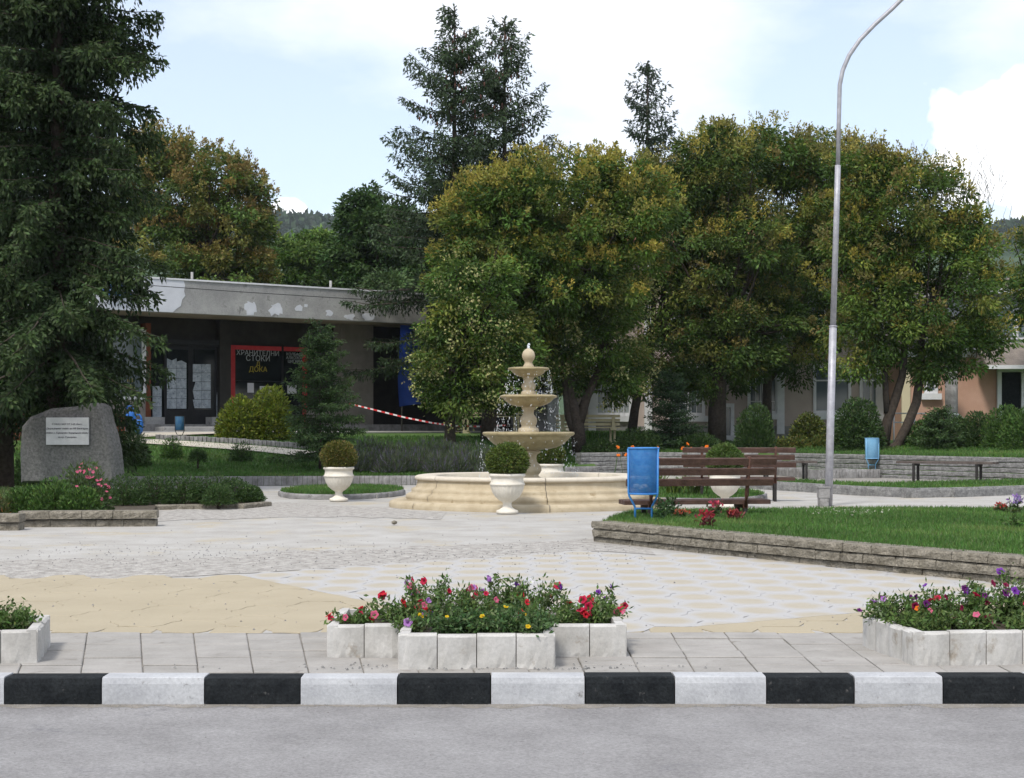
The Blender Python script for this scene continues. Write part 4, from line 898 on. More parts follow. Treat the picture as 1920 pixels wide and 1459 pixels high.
# small plants in the foreground lawn and the daylilies
def herb(loc, label, h, r, leafc, flc, seed, n=90, fl=40):
    rg = np.random.default_rng(seed); t = empty('bedding_flower', loc, label, 'flower', 'bedding flowers on the raised lawn'); lv = Leaves()
    P = np.stack([rg.normal(0, r*.45, n), rg.normal(0, r*.45, n), rg.random(n)*h*.75], 1); V, F = leaf_quads(P, rdir(n, rg)+[0, 0, .5], .06, .025, rg); lv.add(V, F, jitter(leafc, n, rg)); lv.build('foliage', M['leaf'], t)
    l2 = Leaves(); P = np.stack([rg.normal(0, r*.4, fl), rg.normal(0, r*.4, fl), h*(.55 + .5*rg.random(fl))], 1); V, F = leaf_quads(P, rdir(fl, rg)+[0, 0, .8], .05, .028, rg); l2.add(V, F, jitter(flc, fl, rg)); l2.build('blossoms', M['petal'], t)
for u, v, lab, h, c, f_ in ((1327, 990, 'red plumed flower on the lawn edge before the bench', .17, (.10, .03, .03), (.35, .03, .05)), (1340, 972, 'taller pink tipped red flower beside the red plumed one', .2, (.06, .07, .03), (.45, .06, .10)), (1376, 975, 'small red leaved flower between the bench legs', .10, (.13, .03, .03), (.3, .05, .05)), (1277, 972, 'small orange flower near the bin', .08, (.06, .09, .03), (.5, .10, .06)), (1240, 975, 'dark leafy plant between the bin and the bench', .22, (.04, .08, .03), (.05, .1, .04)), (1258, 968, 'dark green leafy plant under the bench seat', .2, (.04, .085, .03), (.06, .11, .04)), (1878, 962, 'red flower on the lawn near the frame edge', .1, (.06, .09, .03), (.35, .05, .04)), (1905, 965, 'lilac topped flower on the lawn at the frame edge', .22, (.06, .09, .03), (.3, .2, .45)), (1903, 990, 'green seedling clump on the lawn at the frame edge', .12, (.06, .12, .03), (.08, .15, .04))):
    herb(G(u, v, .2), lab, h, .10, c, f_, int(u), 110, 45)
# stones strewn round the lamp foot
rg = np.random.default_rng(12); gs = MB()
for k in range(150):
    u = rg.normal(1585, 38); v = rg.normal(958, 4.5); p = G(u, v, .205); s = rg.uniform(.012, .03)
    if p.y > 21.2: continue
    icos(Matrix.Translation((p.x, p.y, .21)) @ Matrix.Diagonal((s, s, s*.5, 1)), gs)
prop(gs.build('strewn_pebbles', M['urn']), 'pale pebbles strewn on the lawn by the lamp post foot', 'pebbles', kind='stuff')
def daylily(loc, label, seed, n=70, fl=3, h=.45, fh=.75):
    rg = np.random.default_rng(seed); t = empty('daylily_plant', loc, label, 'flower', 'daylilies beside the fountain'); V = []; F = []; C = []
    for k in range(n):
        a = rg.uniform(0, 6.28); L = rg.uniform(.6, 1.1)*h; out = np.array([math.cos(a), math.sin(a), 0]); b0 = rg.normal(0, .07, 3)*[1, 1, 0]; wd = np.array([-out[1], out[0], 0])*.012; m0 = len(V)
        for j, s in enumerate(np.linspace(0, 1, 6)):
            p = b0 + out*L*.75*s**1.6 + np.array([0, 0, L*1.5*(s - .62*s*s)]); w_ = wd*(1-.8*s); V += [p-w_, p+w_]
            if j: F.append((m0+2*j-2, m0+2*j-1, m0+2*j+1, m0+2*j)); C.append(np.array((.13, .19, .035) if rg.random() < .6 else (.085, .14, .03))*rg.uniform(.8, 1.2))
    link('foliage', quad_mesh('foliage', V, F, M['leaf'], np.array(C)), t)
    for k in range(fl):
        x, y = rg.normal(0, .14, 2); z = fh*rg.uniform(.75, 1.1); MB().tube([(x*.3, y*.3, 0), (x*.8, y*.8, z*.6), (x, y, z)], [.006, .005, .004], 5, cap=False).build('stalk', M['stem_green'], t)
        for q in range(1):
            o = link('blossom', BL['orange'], t, (x + rg.normal(0, .03), y + rg.normal(0, .03)-.03, z + q*.03), (R(rg.uniform(30, 80)), 0, rg.uniform(-1.5, 1.5))); o.scale = (1.25, 1.25, 1.9)
for k, (u, D, lab, fl) in enumerate(((1140, 30.6, 'daylily clump nearest the fountain pool', 2), (1180, 31.0, 'orange daylily right behind the blue bin', 3), (1232, 31.2, 'orange daylily between the bin and the bench back', 3), (1283, 30.6, 'tallest orange daylily above the bench back', 3), (1262, 28.6, 'daylily clump seen through the bench slats beside the bin', 1), (1305, 28.2, 'daylily clump seen through the middle of the bench slats', 1), (1345, 30.4, 'daylily clump behind the urn and bench', 1))):
    daylily(((u-960)*D/FPX, D, .06), lab, 400+k, 80, fl, .5, .8 + .25*(k == 3))

# ------------------------------------------------------------------ lavender, small shrubs on the lawn
LAV = [((.06, .085, .04), 4), ((.10, .125, .065), 2.5), ((.13, .11, .17), 1.6)]
names = ['by the young spruce trunk', 'second from the young spruce', 'third from the young spruce', 'fourth from the young spruce', 'in the middle of the lavender bed', 'behind the left side of the pool', 'beyond the pool rim', 'next to the clipped ball before the pool', 'at the fountain end of the bed']
for k in range(9):
    u = 668 + k*31; D = 37.0 + .5*math.sin(k*2.1); x = (u-960)*D/FPX
    bush('lavender_plant', 'grey green lavender plant ' + names[k], 'lavender bed behind the fountain', (x, D, hz(x, D)), .34, .45, .5, 2300, (.13, .012), LAV, 420+k, upright=1.6, lumps=5, shell=.8)
for k in range(7):
    u = 690 + k*36; D = 38.8 + .4*math.cos(k*1.7); x = (u-960)*D/FPX
    bush('lavender_plant', 'rear row lavender plant ' + ['nearest the young spruce', 'second along the row', 'third along the row', 'at the middle of the row', 'left of the straight tree trunk', 'under the straight tree trunk', 'at the fountain end of the row'][k], 'lavender bed behind the fountain', (x, D, hz(x, D)), .4, .5, .6, 2000, (.14, .014), LAV, 440+k, upright=1.6, lumps=5, shell=.8)
def lawn_bush(u, D, rx, rz_, n, leaf, pal, label, seed, stem=None, lift=0, name='round_shrub', up=.0, ry=None, shell=.45):
    x = (u-960)*D/FPX; return bush(name, label, 'shrubs on the lawns', (x, D, hz(x, D)), rx, ry or rx, rz_, n, leaf, pal, seed, stem=stem, lift=lift, upright=up, shell=shell)
YG = [((.14, .18, .02), 4), ((.20, .235, .03), 2), ((.075, .11, .018), 2)]
lawn_bush(452, 43.2, .62, 1.20, 5200, (.11, .05), YG, 'bright yellow green bush in front of the red shop window', 501, up=.2)
lawn_bush(508, 43.4, .58, 1.45, 5200, (.11, .05), YG, 'taller yellow green bush touching the young spruce', 502, up=.2)
lawn_bush(245, 38.0, .46, .88, 5200, (.07, .025), DGR, 'dense dark round shrub beside the memorial stone', 503, up=.4)
lawn_bush(322, 39.5, .27, .52, 1100, (.07, .03), GRN, 'thin small shrub on the lawn below the blue bin', 504, up=.5, shell=.9)
lawn_bush(371, 37.6, .21, .24, 1500, (.05, .02), DGR, 'tiny clipped shrub on a short stem in the lawn', 505, stem=.03, lift=.22)
lawn_bush(452, 39.0, .30, .46, 1200, (.07, .025), DGR, 'small open shrub in the lawn below the yellow green bush', 506, up=.4, shell=.8)
lawn_bush(60, 34.5, .4, .8, 2500, (.08, .03), GRN, 'light green shrub behind the memorial stone at the frame edge', 507, up=.4)
lawn_bush(1130, 45.6, .65, .55, 3600, (.09, .03), DGR, 'low dark juniper above the edging right of the fountain', 511, ry=.6)
lawn_bush(1195, 46.0, .75, .62, 3800, (.09, .03), DGR, 'low dark juniper in the middle of the dark shrub group', 512, ry=.6)
lawn_bush(1310, 46.4, .7, .5, 3400, (.09, .03), DGR, 'low dark juniper behind the tallest daylily', 513, ry=.6)
lawn_bush(1415, 45.9, .56, 1.35, 7000, (.10, .03), DGR, 'dense conical juniper above the second brown bench', 514, up=.9)
lawn_bush(1517, 48.5, .56, .95, 4200, (.10, .05), [((.09, .12, .025), 3), ((.14, .15, .035), 2), ((.06, .09, .02), 2)], 'yellowish round shrub beside the lamp post', 515)
lawn_bush(1608, 44.6, .74, 1.42, 9000, (.09, .045), DGR, 'large dark green ball shrub behind the pale blue bin', 516)
for k, (u, D, rx, h, lab) in enumerate(((1795, 44.0, .55, .8, 'dark hedge shrub beside the small thuja'), (1838, 43.6, .6, .95, 'hedge shrub in front of the salmon wall'), (1888, 42.6, .65, 1.1, 'light green hedge shrub below the open doorway'), (1925, 41.6, .7, 1.05, 'bright hedge shrub cut by the frame edge'), (1735, 45.5, .5, .7, 'dark shrub behind the curved trunks'))):
    lawn_bush(u, D, rx, h, 5200, (.09, .035), GRN if k > 1 else DGR, lab, 520+k, up=.5)
for k, u in enumerate((1470, 1500, 1535, 1560)):
    lawn_bush(u, 47.5, .32, .35, 900, (.09, .04), [((.14, .16, .04), 2), ((.08, .12, .03), 2), ((.22, .19, .05), .6)], ['low yellowish plant next to the conical juniper', 'second low yellowish plant under the round shrub', 'low yellowish plant left of the lamp post', 'low yellowish plant right behind the lamp post'][k], 530+k, name='low_plant')

# ------------------------------------------------------------------ shop building
sh = empty('shop_building', (-10.65, 45.0, 0), 'flat roofed shop with peeling concrete fascia and papered doors', 'building', None, math.atan2(.596, .803))
def sx(u, n=2.2):
    k = (u-960)/FPX; X0 = -10.65-.596*n; Y0 = 45+.803*n; return (k*Y0-X0)/(.803-.596*k)
def sz(u, v, n=2.2): return CZ + (HOR-v)*(45+.803*n+.596*sx(u, n))/FPX
def shop(name, u0, u1, v0, v1, n0, n1, m, parent=None, ch=0):     # a block given by its face in the photograph, on the facade plane n0
    return MB().box(sx(u0, n0), sx(u1, n0), n0, n1, sz(u0, v1, n0), sz(u0, v0, n0), ch=ch).build(name, M[m], parent or sh)
fz0, fz1 = 4.56, 5.49
MB().box(-12, 15.5, 0, .3, fz0, fz1).build('fascia', M['concrete'], sh)
MB().box(-12, 15.52, -.03, .5, fz1+.002, fz1+.05).build('coping', M['white'], sh)
MB().box(-12, 15.5, .302, 12, fz1-.6, fz1-.2).build('roof_slab', M['grey_roof'], sh)
MB().box(-12, 15.5, .302, 2.6, fz0+.03, fz0+.2).build('soffit', M['soffit'], sh)
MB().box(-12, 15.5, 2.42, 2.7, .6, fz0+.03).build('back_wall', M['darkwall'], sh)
MB().box(-12, 15.5, 2.7, 11.5, .6, fz1-.62).build('rear_block', M['brownwall'], sh)
MB().box(15.0, 15.48, .32, 2.418, .6, fz0+.028).build('end_wall', M['white'], sh)
s1 = sx(345, 0)
poly = [(-12, fz0+.004), (s1-.35, fz0+.004), (s1-.22, fz0+.12), (s1-.1, fz0+.2), (s1-.06, fz0+.38), (s1+.04, fz0+.5), (s1, fz0+.62), (s1+.03, fz0+.8), (s1-.01, fz1-.005), (-12, fz1-.005)]
MB().add([(x, y, z) for y in (-.008, -.001) for x, z in poly], [tuple(range(10))] + [(i, (i+1) % 10, 10+(i+1) % 10, 10+i) for i in range(10)]).build('painted_fascia_panel', M['fascia_white'], sh)
rp2 = random.Random(9)
for u, v, ru, rv in ((470, 577, 11, 11), (518, 581, 13, 10), (561, 578, 7, 5), (573, 573, 4, 3), (617, 588, 7, 5), (655, 594, 10, 5), (690, 594, 12, 6)):
    c = (sx(u, 0), sz(u, v, 0)); k = 45/FPX*1.1; pl = [(c[0] + ru*k*(1.15*abs(math.cos(a))**.5*(1 if math.cos(a) > 0 else -1))*rp2.uniform(.55, 1.2), c[1] + rv*k*(1.1*abs(math.sin(a))**.5*(1 if math.sin(a) > 0 else -1))*rp2.uniform(.6, 1.25)) for a in np.linspace(.13, 6.41, 15)[:-1]]
    MB().add([(x, y, z) for y in (-.006, -.001) for x, z in pl], [tuple(range(14))] + [(i, (i+1) % 14, 14+(i+1) % 14, 14+i) for i in range(14)]).build('paint_patch', M['fascia_white'], sh)
sg = shop('blue_sign', 196, 250, 531, 552, -.14, -.02, 'blue_deep')
text('МАГАЗИН САЛ', .24, (sx(222, -.15), -.148, sz(222, 547, -.14)), (R(90), 0, 0), M['white_letters'], sg)
# floor and steps
MB().box(-12, 15.5, 1.4, 2.42, .5, 1.37).build('floor_slab', M['brick_grey'], sh)
MB().box(sx(300, 1.0), sx(434, 1.0), .75, 1.398, .5, 1.30, ch=.02).build('step', M['concrete'], sh)
MB().box(-1.5, 15, .1, 1.396, .5, 1.16, ch=.02).build('step', M['concrete'], sh)
# door bay
shop('door_post', 273, 283, 606, 796, 2.05, 2.4, 'fence'); shop('wall_pier', 412, 433, 600, 796, 2.1, 2.4, 'darkwall'); shop('transom_beam', 283, 412, 634, 645, 2.15, 2.4, 'darkframe')
shop('plinth_block', 272, 309, 782, 797, 1.75, 2.2, 'concrete'); shop('plinth_block', 398, 433, 782, 797, 1.75, 2.2, 'concrete')
def leaf_door(u0, u1):
    d = shop('door', u0, u1, 645, 797, 2.28, 2.33, 'darkframe')
    shop('pane', u0+5, u1-5, 655, 768, 2.262, 2.278, 'shopglass', d); return d
d1 = leaf_door(308, 358); d2 = leaf_door(358.6, 408)
def paper(parent, pts_, n=2.25):
    pl = [(sx(u, n), sz(u, v, n)) for u, v in pts_]; k = len(pl)
    MB().add([(x, y, z) for y in (n-.004, n) for x, z in pl], [tuple(range(k-1, -1, -1))] + [(i, (i+1) % k, k+(i+1) % k, k+i) for i in range(k)]).build('newspaper_sheet', M['paper'], parent)
for a in range(5):
    for b in range(2):
        u0 = 313 + b*18.5; v0 = 672 + a*19; paper(d1, [(u0, v0 + (6*b if a == 0 else 0)), (u0+9, v0 + (4 if a == 0 else 0)), (u0+18, v0 + (9*b if a == 0 else 0)), (u0+18, v0+18.4), (u0, v0+18.4)], 2.25 + .003*(a+b))
        u0 = 359.5 + b*17 + 2; v0 = 683 + a*16.6
        paper(d2, [(u0 + (5 if b == 0 and a == 2 else 0), v0), (u0+16.5, v0), (u0+16.5, v0+16), (u0 + (3 if b == 0 and a > 2 else 0), v0+16)], 2.25 + .003*(a+b))
for u0, u1, vv in ((284, 305, 700), (404, 425, 690)):
    g_ = shop('side_light', u0, u1, 648, 782, 2.3, 2.34, 'shopglass')
    for a in range(3): paper(g_, [(u0+2 + (4 if u0 > 400 and a == 0 else 0), 724+a*19.5 - (12 if u0 > 400 and a == 0 else 0)), (u1-2 - (6 if u0 > 400 and a == 0 else 0), 724+a*19.5), (u1-2, 743+a*19.5), (u0+2, 743+a*19.5)], 2.28 - .003*a)
# red framed shop window
gw = shop('shop_window', 433, 576, 650, 800, 2.31, 2.36, 'shopglass')
for a, b, c, d in ((433, 576, 647, 655), (433, 441, 655.2, 800), (568, 576, 655.2, 800)): shop('red_frame', a, b, c, d, 2.27, 2.31, 'redframe', gw)
shop('mullion', 528, 532, 647, 800, 2.262, 2.268, 'darkframe', gw); shop('glazing_bar', 441, 568, 713, 715, 2.285, 2.30, 'darkframe', gw)
for u0, u1, v0, v1 in ((464, 476, 718, 736), (487, 509, 724, 740), (539, 556, 722, 738)): shop('notice', u0, u1, v0, v1, 2.295, 2.304, 'notice', gw)
tz = lambda u, v: (sx(u, 2.29), 2.292, sz(u, v, 2.29))
text('ХРАНИТЕЛНИ', .215, tz(484, 666.5), (R(90), 0, 0), M['letters'], gw); text('СТОКИ', .24, tz(484, 677), (R(90), 0, 0), M['letters'], gw)
text('ДОКА', .22, tz(484, 697), (R(90), 0, 0), M['yellow_letters'], gw); text('Д', .18, tz(484, 686), (R(90), 0, 0), M['yellow_letters'], gw)
for k, s in enumerate(('КОЛБАСИ', 'АЛКОХОЛ', 'ЦИГАРИ')): text(s, .125, tz(553, 667 + k*6.6), (R(90), 0, 0), M['letters'], gw)
shop('brown_pier', 640, 700, 606, 806, 1.9, 2.4, 'brownwall')
shop('window_sill_wall', 576, 640, 765, 806, 2.2, 2.4, 'brownwall')
# window with a white frame at the left, wall below
wl = shop('side_window', 140, 268, 618, 742, 2.0, 2.1, 'winglass')
for a, b, c, d in ((134, 274, 612, 619), (134, 141, 619.2, 742), (267, 274, 619.2, 742), (134, 274, 742.2, 748)): shop('white_frame', a, b, c, d, 1.94, 2.0, 'white', wl)
for v_, m_ in ((700, 'yellow_letters'), (712, 'yellow_letters')): text('МИ', .15, (sx(246, 1.98), 1.985, sz(246, v_+16, 1.98)), (R(90), 0, 0), M[m_], wl)
shop('lower_wall', 60, 273, 748.4, 812, 1.95, 2.4, 'brownwall')
# roof stubs and the slack cable along the fascia
for u in (360, 620): MB().tube([(sx(u, .6), .6, fz1-.2), (sx(u, .6), .6, fz1+.32)], .04, 8).build('roof_pipe', M['concrete'], sh)
cpts = [(sx(60, -.25), -.25, 5.3), (sx(250, -.25), -.25, sz(250, 533, -.25)), (sx(430, -.25), -.25, sz(430, 546, -.25)), (sx(620, -.25), -.25, sz(620, 558, -.25)), (sx(760, -.25), -.25, sz(760, 566, -.25)), (14, -.25, 5.2)]
MB().tube(cpts, .011, 5).build('fascia_cable', M['cable'], sh)
# blue tarpaulin over the right bay
tp = empty('tarpaulin', (0, 0, 0), 'blue tarpaulin sheet hung below the shop fascia behind the trees', 'tarpaulin')
tp.location = sh.location; tp.rotation_euler = sh.rotation_euler
s0_, s1_ = sx(748, .15), sx(1015, .15); zt_ = 4.5; zb_ = sz(860, 764, .15); vs = []; nx_ = 40; nz_ = 12
for j in range(nz_+1):
    for i in range(nx_+1):
        q = i/nx_; s_ = s0_+(s1_-s0_)*q; hgt = j/nz_; z = zb_ + (zt_-zb_)*hgt + (1-hgt)*.10*math.sin(q*9)
        vs.append((s_, .12 + .06*math.sin(q*31+hgt*3)*(1.1-hgt) + .05*math.sin(q*11+hgt*5), z))
MB().add(vs, [(j*(nx_+1)+i, j*(nx_+1)+i+1, (j+1)*(nx_+1)+i+1, (j+1)*(nx_+1)+i) for j in range(nz_) for i in range(nx_)], 0, True).build('sheet', M['tarp'], tp)
for u in (755, 862): MB().tube([(sx(u, .2), .25, 1.0), (sx(u, .2), .25, zt_)], .03, 6).build('prop_pole', M['bark_grey'], tp)
# red brown picket fence and the two blue containers
pf = empty('picket_fence', (0, 0, 0), 'red brown board fence beside the shop behind the memorial stone', 'fence')
for k in range(34):
    u = -20 + k*7.6; D = 43.3 - .02*k; x = (u-960)*D/FPX; MB().box(-.048, .048, -.012, .012, hz(x, D)-.05, 1.64 + rp2.uniform(-.02, .02)).build('fence_board', M['fence'], pf, (x, D, 0))
for z in (1.05, 1.48): MB().box((-24-960)*43.3/FPX, (238-960)*42.7/FPX, 42.98, 43.02, z, z+.07).build('rail', M['fence'], pf)
for u, v, k, lab in ((243, 801, 1.0, 'deep blue container with a loop handle at the end of the fence'), (259, 814, .9, 'smaller deep blue container in front of the other blue one')):
    D = 43.6 if k == 1 else 42.6; x = (u-960)*D/FPX; t = empty('blue_container', (x, D, CZ+(HOR-v)*D/FPX), lab, 'container'); t.scale = (k, k, k)
    MB().lathe([(0, 0), (.09, .0), (.13, .05), (.155, .2), (.15, .36), (.12, .42), (0, .43)], 18).build('body', M['blue_deep'], t)
    MB().tube([(.10*math.cos(a), 0, .42 + .16*math.sin(a)) for a in np.linspace(0, math.pi, 11)], .025, 8).build('loop_handle', M['blue_deep'], t)
    MB().box(-.04, .04, -.04, .04, -.35, .01).build('foot', M['iron'], t)
# striped barrier tape
tpp = empty('barrier_tape', (0, 0, 0), 'red and white barrier tape sagging from the shop pier to the tree', 'tape')
tape = [W(655, 757, 46), W(700, 768, 45), W(760, 783, 44), W(810, 793, 43.3), W(845, 798, 42.6), W(900, 800, 44.5), W(955, 797, 46.8)]
dense = []
for i in range(len(tape)-1):
    for j in range(8): dense.append(tape[i].lerp(tape[i+1], j/8))
for k, mm in enumerate(('tape_red', 'tape_white')):
    for i in range(k, len(dense)-1, 2):
        a, b = dense[i], dense[i+1]; MB().add([a+Vector((0, 0, -.022)), b+Vector((0, 0, -.022)), b+Vector((0, .004, .022)), a+Vector((0, .004, .022))], [(0, 1, 2, 3)]).build('tape_stripe', M[mm], tpp)
# grit and dust gathered in the gutter, crumbs on the paving
rg = np.random.default_rng(31)
xg = np.arange(-4.2, 4.2, .06); lo_ = 8.275 - np.abs(rg.normal(.05, .03, len(xg))) - .03*np.abs(np.sin(xg*3.1)); n = len(xg)
prop(MB().add([(x, 8.30, -.1385) for x in xg] + [(x, y, -.139) for x, y in zip(xg, lo_)], [(n+i, n+i+1, i+1, i) for i in range(n-1)]).build('gutter_dust', mat('gutter_dust', (.20, .185, .16), (.27, .25, .225), 9, .95, .5, 60, grain=(60, .2))), kind='structure')
def crumbs(name, label, pts_, smin, smax, m):
    V = []; F = []
    for p in pts_:
        s = rg.uniform(smin, smax); a = rg.uniform(0, 6.28, 4); b = len(V)
        V += [(p[0]+s*math.cos(q), p[1]+s*math.sin(q), p[2]) for q in (0+a[0], 2.1+a[0], 4.2+a[0])] + [(p[0], p[1], p[2]+s*.9)]; F += [(b, b+1, b+3), (b+1, b+2, b+3), (b+2, b, b+3)]
    return prop(MB().add(V, F).build(name, m), label, name.replace('_', ' '), kind='stuff')
crumbs('road_grit', 'small grit lying in the gutter along the painted kerb', [(rg.uniform(-3, 3), 8.28 - abs(rg.normal(0, .07)), -.139) for _ in range(900)] + [(rg.uniform(-3, 3), rg.uniform(6.4, 8.2), -.14) for _ in range(260)], .002, .006, M['brick_grey'])
crumbs('plaza_crumbs', 'crumbs of broken concrete scattered over the worn plaza', [(rg.uniform(-5, 1.3), rg.normal(16.3, .9), 0) for _ in range(700)] + [(rg.uniform(-6, 4), rg.uniform(10.2, 24), 0) for _ in range(330)] + [(pc[0] + rg.normal(0, .6), 8.55 + abs(rg.normal(0, .12)), 0) for _ in range(160)], .004, .013, M['stone_grey'])
st = MB()
icos(Matrix.Translation(tuple(G(739, 984, 0)+Vector((0, 0, .03)))) @ Matrix.Diagonal((.045, .045, .03, 1)), st); prop(st.build('loose_stone', M['stone']), 'single dark stone lying on the plaza before the fountain', 'stone')

# ------------------------------------------------------------------ buildings behind the trees on the right
def facade_house(name, label, Y, u0, u1, zbase, ztop, wallm, wins, upper, roofm, roof_h, depth=9, plinth=True):
    k = Y/FPX; x0, x1 = (u0-960)*k, (u1-960)*k; t = empty(name, ((x0+x1)/2, Y, 0), label, 'building'); cx_ = (x0+x1)/2
    MB().box(x0-cx_, x1-cx_, 0, depth, zbase-.6, ztop).build('wall', M[wallm], t)
    if plinth: MB().box(x0-cx_-.03, x1-cx_+.03, -.05, .2, zbase-.6, zbase+.32).build('plinth', M['brick_grey'], t)
    MB().box(x0-cx_-.25, x1-cx_+.25, -.3, depth+.3, ztop+.002, ztop+.22).build('cornice', M['white'], t)
    hx = (x1-x0)/2+.45; ins = min(depth/2+.4, hx*.9)
    MB().add([(-hx, -.5, ztop+.222), (hx, -.5, ztop+.222), (hx, depth+.5, ztop+.222), (-hx, depth+.5, ztop+.222), (-hx+ins, depth/2, ztop+roof_h), (hx-ins, depth/2, ztop+roof_h)], [(0, 1, 5, 4), (1, 2, 5), (2, 3, 4, 5), (3, 0, 4), (3, 2, 1, 0)]).build('roof', M[roofm], t)
    def window(uc, w_px, va, vb, bars, curtained):
        xc = (uc-960)*k - cx_; w = w_px*k/2; za, zc = CZ+(HOR-vb)*k, CZ+(HOR-va)*k
        f_ = MB().box(xc-w-.10, xc+w+.10, -.06, .02, za-.10, za).box(xc-w-.10, xc+w+.10, -.06, .02, zc, zc+.12).box(xc-w-.10, xc-w, -.06, .02, za+.002, zc-.002).box(xc+w, xc+w+.10, -.06, .02, za+.002, zc-.002).box(xc-.03, xc+.03, -.04, .0, za+.002, zc-.002).box(xc-w+.002, xc-.032, -.038, .0, zc-.45, zc-.40).box(xc+.032, xc+w-.002, -.038, .0, zc-.45, zc-.40).build('window', M['white'], t)
        MB().box(xc-w+.002, xc+w-.002, -.012, -.003, za+.003, zc-.003).build('pane', M['curtained' if curtained else 'winglass'], f_)
        MB().box(xc-w-.2, xc+w+.2, -.16, -.003, za-.30, za-.104).build('sill', M['white'], f_)
        if bars:
            b = MB(); nbar = int(w*2/.16)
            for i in range(1, nbar): b.box(xc-w+i*2*w/nbar-.01, xc-w+i*2*w/nbar+.01, -.10, -.085, za-.02, zc+.02)
            for z in (za+.3, zc-.3): b.box(xc-w, xc+w, -.085, -.075, z, z+.02)
            b.build('window_bars', M['white'], f_)
    for uc, w_px, va, vb, bars, cu in wins: window(uc, w_px, va, vb, bars, cu)
    for uc, w_px, va, vb, bars, cu in upper: window(uc, w_px, va, vb, bars, cu)
    return t, cx_, k
A, acx, ak = facade_house('beige_building', 'long beige two storey building with white window frames behind the trees', 54, 1078, 1690, 1.0, 7.1, 'beige',
    [(1150, 58, 690, 774, True, True), (1290, 52, 690, 774, True, False), (1430, 46, 686, 770, True, False), (1560, 60, 690, 770, False, False), (1632, 30, 690, 772, False, False)],
    [(1150, 50, 505, 590, False, False), (1290, 50, 505, 590, False, False), (1430, 50, 505, 590, False, False), (1545, 50, 505, 590, False, True), (1640, 46, 505, 590, False, False)], 'rooftile', 1.7)
for u in (1110, 1215, 1463, 1648): MB().box((u-7-960)*ak-acx, (u+7-960)*ak-acx, -.12, -.003, 1.05, 7.09).build('pilaster', M['white'], A)
xd = (1357-960)*ak-acx
dr = MB().box(xd-.34, xd-.22, -.14, -.003, 1.0, 1.95).box(xd+.22, xd+.34, -.14, -.003, 1.0, 1.95).box(xd-.34, xd+.34, -.14, -.003, 1.952, 2.08).build('door_frame', M['white'], A)
MB().box(xd-.218, xd+.218, -.06, -.004, 1.0, 1.95).build('door', M['winglass'], dr)
MB().box(xd-.45, xd+.6, -.8, -.062, .5, 1.0).build('doorstep', M['white'], A)
Bk = 52/FPX
B, bcx, bk = facade_house('salmon_building', 'salmon rendered building with an open dark doorway at the frame edge', 52, 1692, 2120, 1.0, 3.55, 'salmon',
    [(1745, 14, 700, 732, True, False)], [], 'grey_roof', .3, plinth=False)
xd = (1895-960)*bk-bcx; z_a, z_b = 1.0, CZ+(HOR-698)*bk
dr = MB().box(xd-.46, xd-.32, -.10, -.003, z_a, z_b).box(xd+.32, xd+.46, -.10, -.003, z_a, z_b).box(xd-.46, xd+.46, -.10, -.003, z_b+.002, z_b+.14).box(xd-.40, xd+.40, -.14, -.003, z_b+.145, z_b+.38).build('door_frame', M['white'], B)
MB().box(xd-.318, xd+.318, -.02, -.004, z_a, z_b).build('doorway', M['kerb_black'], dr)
MB().tube([((1768-960)*bk-bcx, -1.0, .7), ((1768-960)*bk-bcx, -1.0, 3.3)], .2, 14).build('round_column', M['brick_grey'], B)
MB().box((1690-960)*bk-bcx, (1706-960)*bk-bcx, -.06, -.003, .9, 3.54).build('corner_strip', M['cream'], B)
MB().add([((1825-960)*bk-bcx, -1.5, 3.22), ((2100-960)*bk-bcx, -1.5, 3.22), ((2100-960)*bk-bcx, -.31, 4.0), ((1825-960)*bk-bcx, -.31, 4.0), ((1825-960)*bk-bcx, -.31, 3.2), ((2100-960)*bk-bcx, -.31, 3.2)], [(0, 1, 2, 3), (0, 3, 4), (1, 5, 2), (0, 4, 5, 1)]).build('porch_roof', M['grey_roof'], B)
MB().box((1825-960)*bk-bcx, (2100-960)*bk-bcx, -1.56, -1.502, 3.12, 3.24).build('gutter', M['white'], B)
MB().box((1780-960)*bk-bcx, (2120-960)*bk-bcx, 1.2, 7, 3.85, 5.7).build('upper_storey', M['greywall'], B)
for u in (1850, 1900, 1950, 2010):
    xw_ = (u-960)*bk-bcx; f_ = MB().box(xw_-.42, xw_+.42, 1.14, 1.198, 4.2, 5.3).build('window', M['white'], B); MB().box(xw_-.34, xw_+.34, 1.12, 1.138, 4.28, 5.22).build('pane', M['winglass'], f_)
MB().box((1770-960)*bk-bcx, (2130-960)*bk-bcx, .7, 7.4, 5.702, 5.86).build('eaves', M['white'], B)
MB().add([((1770-960)*bk-bcx, .7, 5.862), ((2130-960)*bk-bcx, .7, 5.862), ((2130-960)*bk-bcx, 7.4, 5.862), ((1770-960)*bk-bcx, 7.4, 5.862), ((1810-960)*bk-bcx, 4, 6.5), ((2090-960)*bk-bcx, 4, 6.5)], [(0, 1, 5, 4), (1, 2, 5), (2, 3, 4, 5), (3, 0, 4)]).build('upper_roof', M['grey_roof'], B)
MB().box((1858-960)*bk-bcx, (1898-960)*bk-bcx, 3.2, 3.9, 6.1, 6.95).box((1852-960)*bk-bcx, (1902-960)*bk-bcx, 3.12, 3.98, 6.952, 7.05).build('chimney', M['concrete'], B)
rl = empty('handrail', (0, 0, 0), 'white metal handrail before the salmon wall', 'railing')
def rz_(u, v, D=47.5): return W(u, v, D)
for a, b in (((1675, 775), (1795, 776)), ((1795, 776), (1815, 792)), ((1675, 792), (1795, 793))): MB().tube([rz_(*a), rz_(*b)], .022, 6).build('rail', M['white'], rl)
